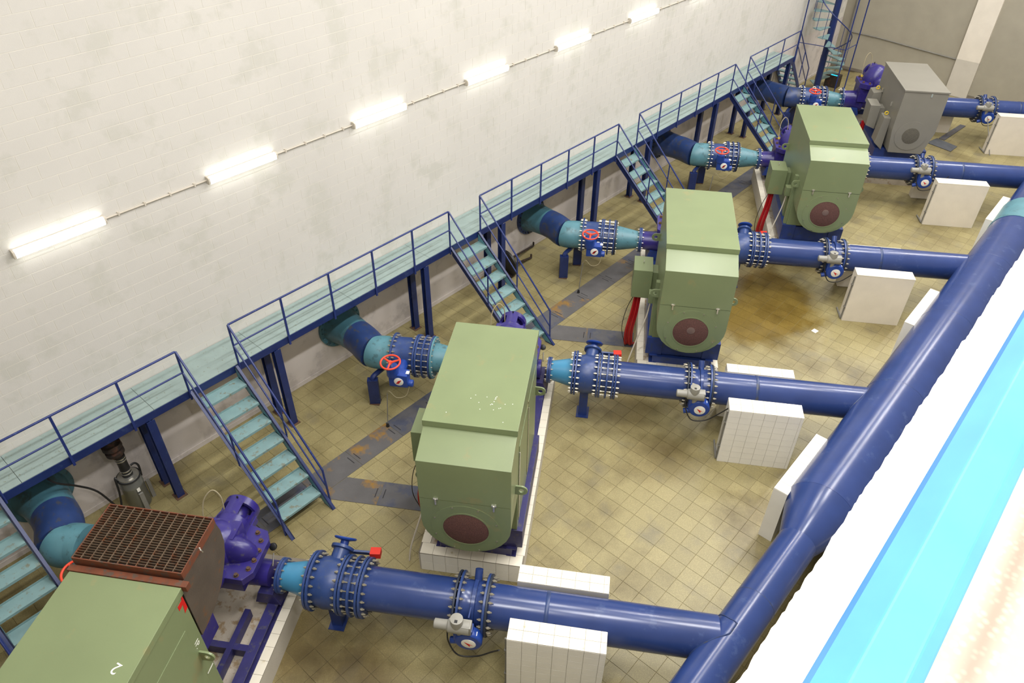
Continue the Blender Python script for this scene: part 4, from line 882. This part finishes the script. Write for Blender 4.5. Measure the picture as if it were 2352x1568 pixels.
def suction(i):
    D = i <= 1; o = ORD[i]
    navy = 'navy'
    dx = {-1: 0.10, 0: 0.0, 1: 0.0, 2: 0.0, 3: 0.0}[i]
    off = (0.4, 3.5+S*i, 0.4)
    t = thing('suction_pipe', {-1: 'teal and navy suction pipe bending out of the wall at lower left', 0: 'teal and navy suction pipe bending out of the wall, second line', 1: 'dark teal suction pipe with bolted wall flange, third line', 2: 'navy suction pipe with teal end, fourth line', 3: 'navy suction pipe under the far stair, farthest line'}[i], 'pipe', off, group='suction pipes through the block wall')
    def W2(u, v=VP, z=ZP): return Vector(uw(i, u, v, z))
    yw = 3.50+S*i+{-1: 0.06, 0: 0.0, 1: 0.04, 2: 0.02, 3: 0}[i]
    path = bez([(0.0, yw, 0.97), (0.42, yw-0.01, 0.975), (0.85, yw-0.05, 0.99), W2(-2.74), W2(-2.50), W2(-2.32)], 6)
    cut1, cut2 = 6, 17
    fl = part(t, 'wall_flange', lambda m: m.lathe((0.0, yw, 0.97), U, [(0.0, 0.50), (0.05, 0.50), (0.055, 0.49)], 40), 'dark_teal' if i < 1 else 'navy')
    c0 = 'dark_teal' if i < 2 else 'navy'
    part(t, 'bell', lambda m: m.tube(path[:cut1+4], [0.46, 0.42, 0.39, 0.37, 0.36, 0.35, 0.345, 0.34, 0.335, 0.33][:cut1+4], 36), c0)
    part(t, 'bend', lambda m: m.tube(path[cut1+3:cut2+2], 0.335, 36), 'navy')
    part(t, 'outlet', lambda m: m.tube(path[cut2+1:], 0.325, 36), 'teal_pipe' if i < 3 else 'navy')
    if i >= 0:
        for k in range(24):
            a = 2*pi*k/24
            part(fl, 'bolt', lambda m: m.cyl((0.05, yw+0.455*math.cos(a), 0.97+0.455*math.sin(a)), (0.085, yw+0.455*math.cos(a), 0.97+0.455*math.sin(a)), 0.02, 6), 'gasket' if i > 0 else 'dark_teal')
    # valve with handwheel
    t = thing('suction_valve', {-1: 'blue suction valve with orange-red handwheel behind the grating, nearest line'}.get(i, 'blue suction valve with red handwheel and white dial, %s line' % o), 'valve', (-2.1, VP, 0.6), unit=i, group='blue suction valves')
    if i == -1: t.location = uw(i, -2.1+0.27, VP+0.17, 0.6)
    part(t, 'body', lambda m: m.lathe((-2.30, VP, ZP), U, [(0, 0.34), (0.03, 0.33), (0.2, 0.34), (0.42, 0.34)], 40), 'valve_blue', key='sb')
    flange(t, -2.325, 0.035, RF-0.01, 'valve_blue', 20, 0.15, 0.017, D, ub=-2.31, name='inlet_flange')
    flange(t, -1.885, 0.035, RF, 'valve_blue', 20, 0.17, 0.017, D, ub=-1.87, name='outlet_flange')
    part(t, 'neck', lambda m: m.cyl((-2.06, VP-0.3, ZP+0.04), (-2.04, 3.62, 1.08), 0.10, 18), 'gear_blue', key='sn')
    g = part(t, 'gearbox', lambda m: (m.box(-2.17, -1.82, 3.45, 3.66, 0.98, 1.26), m.cyl((-2.10, 3.52, 1.20), (-2.10, 3.52, 1.42), 0.11, 20), m.cyl((-1.86, 3.55, 1.02), (-1.74, 3.55, 1.02), 0.07, 16)), 'gear_blue', key='sg', bev=0.02)
    part(g, 'dial', lambda m: m.lathe((-1.98, 3.449, 1.12), (0, -1, 0), [(0, 0.088), (0.008, 0.088), (0.010, 0.084)], 28), 'dial', key='sd')
    part(g, 'arrow', lambda m: m.prism([(-0.055, -0.045), (0.06, 0.05), (-0.01, 0.02), (0.0, -0.045)], lambda a, b_, d: (-1.98+a, d, 1.12+b_), 3.4385, 3.4360), 'red_tape', key='sa')
    part(g, 'name_plate', lambda m: m.box(-1.86, -1.80, 3.52, 3.60, 1.262, 1.27), 'dial', key='snp')
    hwz = 1.56
    h = part(t, 'handwheel', lambda m: (m.torus((-2.10, 3.46, hwz), (0, -0.12, 1), 0.175, 0.018, 36, 10), m.lathe((-2.10, 3.46, hwz-0.02), (0, -0.12, 1), [(0, 0.035), (0.045, 0.03)], 14)), 'red', key='sh')
    for q in range(3):
        a = 2*pi*q/3+0.5
        part(h, 'spoke', lambda m: m.tube([(-2.10+0.02*math.cos(a), 3.46+0.02*math.sin(a), hwz-0.005), (-2.10+0.172*math.cos(a), 3.46+0.172*math.sin(a), hwz+0.02*math.sin(a)*0.9)], [0.022, 0.015], 8), 'red', key='sk%d' % q)
    part(t, 'wheel_stem', lambda m: m.cyl((-2.10, 3.50, 1.41), (-2.10, 3.46, hwz), 0.02, 10), 'chrome', key='sst')
    # joint
    t = thing('dismantling_joint', 'blue ringed dismantling joint with studs beside the %s suction valve' % o, 'pipe joint', (-1.7, VP, 0.6), unit=i, group='suction dismantling joints')
    part(t, 'sleeve', lambda m: m.lathe((-1.82, VP, ZP), U, [(0, 0.31), (0.27, 0.31)], 36), 'valve_blue', key='js')
    flange(t, -1.84, 0.033, RF, 'valve_blue', 0)
    flange(t, -1.715, 0.033, RF, 'valve_blue', 20, 0.26, 0.015, D, ub=-1.70, name='middle_flange')
    flange(t, -1.585, 0.033, RF, 'valve_blue', 0, name='outlet_flange')
    # reducer
    t = thing('reducer_pipe', 'teal tapered suction reducer between valve and pump, %s line' % o, 'pipe', (-1.25, VP, 0.75), unit=i, group='teal suction reducers')
    part(t, 'taper', lambda m: m.lathe((-1.53, VP, ZP), U, [(0, 0.285), (0.08, 0.283), (0.48, 0.21), (0.56, 0.205)], 36), 'teal_pipe' if i >= 0 else 'cyan', key='sr')
    flange(t, -1.548, 0.035, RF-0.01, 'teal_pipe' if i == 0 else 'gasket', 20, 0.12, 0.017, D, ub=-1.55, name='flange')
    flange(t, -0.985, 0.035, 0.29, 'valve_blue', 0, name='outlet_flange')
    # stand: bent flat steel portal under the bend
    if i >= 0:
        t = thing('pipe_stand', 'bent blue steel stand under the suction pipe of the %s line' % o, 'pipe support', (-2.62, 4.2, 0), unit=i, group='blue pipe stands')
        vA, vB = 3.98, 4.62
        uA, uB = -2.70, -2.42
        for q, (uu, vv) in enumerate(((uA, vA), (uB, vB))):
            lg = part(t, 'leg', lambda m: m.obox((uu, vv, 0.31), (0.10, 0.02, 0), (-0.012, 0.06, 0), (0, 0, 0.30)), 'beam', key='tl%d' % q, bev=0.004)
            part(lg, 'foot', lambda m: m.box(uu-0.10, uu+0.10, vv-0.09, vv+0.09, 0.0, 0.012), 'foot_rust', key='tf%d' % q)
        part(t, 'saddle', lambda m: m.tube(bez([(uA, vA, 0.60), (uA+0.02, vA+0.05, 0.655), (-2.56, 4.30, 0.66), (uB-0.02, vB-0.05, 0.655), (uB, vB, 0.60)], 4), 0.055, 8), 'beam', key='tsd')
        # conduit rod from floor to gearbox
        t = thing('conduit_rod', 'thin grey conduit from the floor up to the %s suction valve gearbox' % o, 'conduit', (-2.25, 3.35, 0), unit=i, group='thin valve conduits')
        part(t, 'rod', lambda m: m.cyl((-2.27, 3.36, 0.02), (-2.22, 3.42, 0.82), 0.010, 8), 'conduit', key='cr')
        part(t, 'floor_gland', lambda m: m.lathe((-2.27, 3.36, 0.0), (0, 0, 1), [(0, 0.035), (0.04, 0.03), (0.09, 0.02)], 12), 'black', key='cg')
        part(t, 'wire_loop', lambda m: m.tube(bez([(-2.22, 3.42, 0.82), (-2.16, 3.38, 0.92), (-2.02, 3.36, 0.80), (-1.86, 3.42, 0.82), (-1.80, 3.5, 1.0)], 6), 0.006, 6), 'brass', key='cwl')

def pedestal(i, u0, u1, v0, v1, zt, label, tiles, side=0, core='tile_side'):
    t = thing('tiled_pedestal', label, 'pedestal', ((u0+u1)/2, (v0+v1)/2, 0), unit=i, group='white tiled pipe pedestals')
    if not tiles:
        part(t, 'block', lambda m: m.box(u0, u1, v0, v1, 0, zt-0.02), 'white_plaster', bev=0.004)
        part(t, 'cap', lambda m: m.box(u0-0.002, u1+0.002, v0-0.002, v1+0.002, zt-0.02, zt), 'tile_white', bev=0.004)
        return t
    part(t, 'core', lambda m: m.box(u0+0.01, u1-0.01, v0+0.01, v1-0.01, 0, zt-0.010), 'grout_grey')
    nu = max(1, int((u1-u0)/0.2)); du = 0.2; rem = (u1-u0)-nu*du
    us = [(u0+k*du, u0+(k+1)*du) for k in range(nu)]
    if rem > 0.04: us.append((u0+nu*du, u1))
    else: us[-1] = (us[-1][0], u1)
    nv = 2; dv = (v1-v0)/nv
    g = 0.002
    for a, b_ in us:
        for q in range(nv):
            part(t, 'tile', lambda m: m.box(a+g, b_-g, v0+q*dv+g, v0+(q+1)*dv-g, zt-0.012, zt), 'tile_white', bev=0.0015)
    if tiles == 2:
        nz = int(zt/0.145+0.5); dz = (zt-0.014)/nz
        for a, b_ in us:
            for r in range(nz):
                part(t, 'tile', lambda m: m.box(a+g, b_-g, v0, v0+0.012, r*dz+g, (r+1)*dz-g), core, bev=0.001)
    else:
        part(t, 'front_face', lambda m: m.box(u0, u1, v0, v0+0.011, 0, zt-0.014), core)
    part(t, 'end_face', lambda m: (m.box(u0, u0+0.011, v0+0.012, v1, 0, zt-0.014), m.box(u1-0.011, u1, v0+0.012, v1, 0, zt-0.014), m.box(u0+0.011, u1-0.011, v1-0.011, v1, 0, zt-0.014)), core)
    return t

for i in range(-1, 4):
    plinth(i); base_frame(i)
    if i < 3:
        t = motor(i)
        if i == -1: hood(t)
    else: grey_motor()
    pump(i); discharge(i); suction(i); cables(i)
PED = {-1: (4.005, 5.285, 3.735, 4.045, 1.30), 0: (3.915, 5.165, 3.48, 3.81, 1.29), 1: (3.75, 4.96, 3.26, 3.56, 1.25), 2: (3.52, 4.80, 3.12, 3.42, 1.25), 3: (3.50, 4.80, 3.15, 3.45, 1.25)}
PBK = {-1: (4.005, 5.28, 4.70, 4.98, 1.15), 0: (3.98, 5.20, 4.68, 4.92, 1.15), 1: (3.9, 5.1, 4.68, 4.90, 1.05), 2: (3.6, 4.8, 4.68, 4.9, 0.95), 3: (1.6, 2.8, 4.68, 4.9, 0.6)}
for i in range(-1, 4):
    a = PED[i]
    pedestal(i, *a, 'white tiled pedestal in front of the %s branch pipe' % ORD[i], 2 if i <= 0 else 0)
    a = PBK[i]
    pedestal(i, *a, 'low white tiled block behind the %s branch pipe' % ORD[i], 1 if i <= 0 else 0, core='tile_white')
    # conduits down the end face
    u0, u1, v0, v1, zt = PED[i]
    t = thing('pedestal_conduit', 'grey conduit pair down the end of the %s front pedestal' % ORD[i], 'conduit', (u0-0.02, v0+0.05, 0), unit=i, group='grey conduits on pedestals')
    part(t, 'conduit_run', lambda m: m.tube([(u0-0.016, v0+0.06, zt-0.08), (u0-0.016, v0+0.06, 0.03)], 0.015, 8), 'conduit')
    part(t, 'conduit_run', lambda m: m.tube([(u0-0.02, v0+0.05, 0.03), (u0-0.02, v1+0.18, 0.02)], 0.017, 8), 'conduit')
    for q in range(2):
        zz = 0.35+0.6*q
        part(t, 'clip', lambda m: m.box(u0-0.035, u0, v0+0.03, v0+0.09, zz-0.015, zz+0.015), 'conduit')

# ------------------------------------------------------------------ header main and its supports
XH = 9.37; RS, RL = 0.285, 0.545
hd = thing('header_pipe', 'large blue header pipe running diagonally across the right side', 'pipe', (XH, 8, ZP-RL))
part(hd, 'narrow_section', lambda m: m.lathe((XH, YF+0.02, ZP), (0, 1, 0), [(0, RS), (4.62-YF, RS)], 56), 'blue')
part(hd, 'taper_section', lambda m: m.lathe((XH, 4.64, ZP), (0, 1, 0), [(0, RS), (0.006, RS+0.002), (0.80, RL), (0.806, RL)], 56), 'blue_chipped')
part(hd, 'wide_section', lambda m: m.lathe((XH, 5.45, ZP), (0, 1, 0), [(0, RL), (11.0, RL+0.02)], 56), 'blue')
part(hd, 'teal_band', lambda m: m.lathe((XH, 16.45, ZP), (0, 1, 0), [(0, RL+0.03), (1.15, RL+0.05)], 56), 'teal_pipe')
part(hd, 'far_section', lambda m: m.lathe((XH, 17.6, ZP), (0, 1, 0), [(0, RL+0.03), (YE-17.62, RL+0.03)], 56), 'blue')
for yy, r in ((3.3, RS), (8.6, RL+0.006), (11.4, RL+0.011), (14.2, RL+0.016)):
    part(hd, 'weld_seam', lambda m: m.lathe((XH, yy, ZP), (0, 1, 0), [(0, r), (0.006, r+0.003), (0.012, r)], 56, False), 'navy')
SN = ['by the bottom picture edge', 'beside the pipe taper', 'before the third branch pipe', 'before the fourth branch pipe', 'before the farthest branch pipe']
for q, y0 in enumerate((-0.70, 5.24, 11.0, 16.6, 22.4)):
    t = thing('header_support', 'white block on the left of the header, '+SN[q], 'pipe support', (8.78, y0+0.78, 0), group='white header supports')
    part(t, 'block', lambda m: m.box(8.66, 8.89, y0, y0+1.57, 0, 1.17), 'tile_side', bev=0.004)
    if q < 2:
        for k in range(8):
            part(t, 'tile', lambda m: m.box(8.662, 8.888, y0+0.196*k+0.002, y0+0.196*(k+1)-0.002, 1.17, 1.182), 'tile_white', bev=0.0015)
    else: part(t, 'cap', lambda m: m.box(8.658, 8.892, y0-0.002, y0+1.572, 1.17, 1.185), 'tile_white', bev=0.003)
    if q in (0, 1):
        t = thing('header_support', 'white block on the wall side of the header, '+SN[q], 'pipe support', (9.95, y0+0.6, 0), group='white header supports')
        part(t, 'block', lambda m: m.box(9.93, 10.16, y0-1.2, y0+1.57, 0, 1.05), 'tile_side', bev=0.004)
        part(t, 'cap', lambda m: m.box(9.928, 10.162, y0-1.202, y0+1.572, 1.05, 1.065), 'tile_white', bev=0.003)

# ------------------------------------------------------------------ spiral stair in the far corner
SX, SY, SRr = 0.85, 25.0, 0.74
sp = thing('spiral_stair', 'teal spiral staircase on a blue pole in the far corner', 'stairs', (SX, SY, 0))
part(sp, 'centre_pole', lambda m: m.cyl((SX, SY, 0), (SX, SY, 8.4), 0.11, 20), 'beam')
NS = 30; turn = 2*pi/14
for q in range(NS):
    a = 2.06-turn*q; z = 0.25+0.24*q
    def tr(m):
        a0, a1 = a-turn*0.55, a+turn*0.55
        pl = [(0.10*math.cos(a0), 0.10*math.sin(a0)), (SRr*math.cos(a0), SRr*math.sin(a0)), (SRr*math.cos(a), SRr*math.sin(a)), (SRr*math.cos(a1), SRr*math.sin(a1)), (0.10*math.cos(a1), 0.10*math.sin(a1))]
        m.prism(pl, lambda x, y_, d: (SX+x, SY+y_, d), z-0.03, z)
    part(sp, 'tread', tr, 'tread')
    part(sp, 'baluster', lambda m: m.cyl((SX+SRr*math.cos(a)*0.985, SY+SRr*math.sin(a)*0.985, z-0.05), (SX+SRr*math.cos(a)*0.985, SY+SRr*math.sin(a)*0.985, z+0.92), 0.010, 6), 'railing')
part(sp, 'handrail', lambda m: m.tube([(SX+SRr*math.cos(2.06-turn*q/2), SY+SRr*math.sin(2.06-turn*q/2), 0.25+0.12*q+0.92) for q in range(NS*2-1)], 0.018, 8), 'railing')
for q, (dx, dy) in enumerate(((0.86, -0.55), (0.9, 0.35), (-0.72, -0.85))):
    part(sp, 'guide_post', lambda m: m.cyl((SX+dx, SY+dy, 0), (SX+dx, SY+dy, 8.4), 0.022, 8), 'railing')
for q, z in enumerate((1.9, 4.0, 6.2)):
    part(sp, 'tie_bar', lambda m: (m.cyl((SX+0.86, SY-0.55, z), (SX+0.9, SY+0.35, z), 0.014, 6), m.cyl((SX-0.72, SY-0.85, z), (SX+0.86, SY-0.55, z), 0.014, 6)), 'railing')
# drain pipe and conduit on the end wall
solo('drain_pipe', 'dark vertical drain pipe in the far wall corner', 'pipe', lambda m: (m.cyl((0.42, YE-0.10, 0), (0.42, YE-0.10, ZC-0.2), 0.06, 14), m.lathe((0.42, YE-0.10, 1.4), (0, 0, 1), [(0, 0.075), (0.08, 0.075)], 14)), 'conduit', (0.42, YE-0.1, 0))
solo('wall_conduit', 'dark thin conduit sagging across the grey end wall', 'conduit', lambda m: m.tube(bez([(0.5, YE-0.03, 1.42), (1.6, YE-0.03, 1.40), (3.0, YE-0.03, 1.32), (4.45, YE-0.03, 1.24)], 6), 0.022, 8), 'conduit', (2.5, YE-0.03, 1.2))

# ------------------------------------------------------------------ submersible pump by the wall at lower left
t = thing('submersible_pump', 'steel submersible pump standing on end under the walkway, lower left', 'pump', (0.45, -1.28, 0))
X0, Y0 = 0.42, -1.26
part(t, 'barrel', lambda m: m.lathe((X0, Y0, 0.0), (0, 0, 1), [(0, 0.16), (0.03, 0.18), (0.50, 0.18), (0.51, 0.185), (0.55, 0.185), (0.56, 0.18), (0.70, 0.18), (0.72, 0.165)], 32), 'steel')
part(t, 'top_plate', lambda m: m.lathe((X0, Y0, 0.71), (0, 0, 1), [(0, 0.17), (0.02, 0.165), (0.03, 0.10)], 28), 'chrome')
part(t, 'discharge_hose', lambda m: m.lathe((X0, Y0, 0.74), (0, 0, 1), [(0, 0.085), (0.05, 0.085), (0.06, 0.078), (0.40, 0.078), (0.41, 0.085), (0.46, 0.085)], 24), 'black')
for q, zz in enumerate((0.80, 0.86, 1.10, 1.15)):
    part(t, 'hose_clamp', lambda m: m.lathe((X0, Y0, zz), (0, 0, 1), [(0, 0.088), (0.016, 0.088)], 24), 'chrome')
part(t, 'rusty_coupling', lambda m: m.lathe((X0-0.01, Y0-0.02, 1.20), (-0.05, -0.05, 1), [(0, 0.09), (0.06, 0.10), (0.07, 0.145), (0.12, 0.145), (0.13, 0.11), (0.19, 0.12), (0.20, 0.155), (0.28, 0.15), (0.29, 0.11), (0.55, 0.10)], 24), 'rusty_black')
part(t, 'lifting_handle', lambda m: m.tube(bez([(X0+0.02, Y0+0.18, 0.58), (X0+0.02, Y0+0.20, 0.80), (X0+0.02, Y0+0.16, 0.90), (X0+0.02, Y0+0.09, 0.90)], 5), 0.018, 8), 'black')
part(t, 'rim_band', lambda m: m.torus((X0, Y0, 0.70), (0, 0, 1), 0.182, 0.014, 28, 8), 'black')
part(t, 'name_plate', lambda m: m.box(X0+0.178, X0+0.187, Y0-0.01, Y0+0.04, 0.44, 0.52), 'dial')
part(t, 'power_cable', lambda m: m.tube(bez([(X0, Y0-0.17, 0.70), (X0+0.02, Y0-0.20, 0.82), (X0+0.05, Y0-0.24, 0.5), (X0+0.05, Y0-0.33, 0.22), (X0+0.0, Y0-0.50, 0.75), (X0+0.02, Y0-0.72, 1.10), (X0+0.2, Y0-0.95, 1.50), (X0+0.2, Y0-1.05, 1.72)], 6), 0.017, 8), 'black')
for bx in ((0.20, 0.235, -0.02, 0.05), (0.0, 0.04, 0.20, 0.26), (-0.22, -0.18, -0.1, 0.1)):
    part(t, 'guide_bar', lambda m: m.box(X0+bx[0], X0+bx[1], Y0+bx[2], Y0+bx[3], 0, 0.42), 'conduit')

# ------------------------------------------------------------------ dark drum with bars under the walkway behind the second stair
t = thing('cable_drum', 'black steel drum with two long bars against the wall under the walkway', 'drum', (0.42, 8.3, 0))
part(t, 'disc', lambda m: m.lathe((0.42, 8.20, 0.34), (0.15, 1, 0.1), [(0, 0.33), (0.03, 0.34), (0.05, 0.34), (0.06, 0.30), (0.10, 0.12)], 32), 'black')
for q, (a, b_) in enumerate((((0.29, 8.28, 0.30), (0.06, 9.62, 0.05)), ((0.42, 8.28, 0.22), (0.38, 9.15, 0.04)))):
    bar = part(t, 'bar', lambda m: m.cyl(a, b_, 0.028, 10), 'rusty_black')
    part(bar, 'hook', lambda m: m.cyl(b_, (b_[0], b_[1], b_[2]+0.10), 0.024, 8), 'rusty_black')
part(t, 'rim_foot', lambda m: m.box(0.27, 0.59, 8.16, 8.30, 0, 0.05), 'rusty_black')

# ------------------------------------------------------------------ small things on the floor
solo('floor_mat', 'dark grey rubber mat on the floor near the end wall', 'mat', lambda m: m.prism([(5.47, 23.27), (6.29, 23.08), (6.33, 23.62), (5.62, 23.86)], lambda a, b_, d: (a, b_, d), 0.0, 0.02), 'mat_grey', (5.9, 23.4, 0), bev=0.004)
solo('floor_plank', 'grey plank leading from the mat towards the end wall', 'plank', lambda m: m.prism([(5.66, 23.90), (5.86, 23.86), (6.02, 25.6), (5.84, 25.6)], lambda a, b_, d: (a, b_, d), 0.0, 0.02), 'cover', (5.8, 24.7, 0), bev=0.003)
solo('paper_scrap', 'small white paper scrap on the wet floor beyond the second branch pipe', 'paper', lambda m: m.prism([(6.96, 11.10), (7.07, 11.08), (7.09, 11.20), (6.98, 11.22)], lambda a, b_, d: (a, b_, d), 0.0005, 0.004), 'paper', (7.03, 11.15, 0))
t = thing('indicator_unit', 'dark cabinet with glowing cyan panel under the spiral stair', 'cabinet', (1.0, 26.2, 0))
part(t, 'cabinet_body', lambda m: m.box(0.75, 1.25, 26.0, 26.35, 0, 0.45), 'rusty_black', bev=0.01)
part(t, 'cyan_panel', lambda m: m.box(0.92, 1.16, 26.02, 26.09, 0.451, 0.458), 'cyan_light')
solo('rod_conduit', 'thin grey conduit leaning from floor to the farthest butterfly valve', 'conduit', lambda m: m.tube([(3.62, 3.05, 0.0), (3.40, 3.75, 0.98)], 0.014, 8), 'conduit', (3.62, 3.05, 0), unit=3)
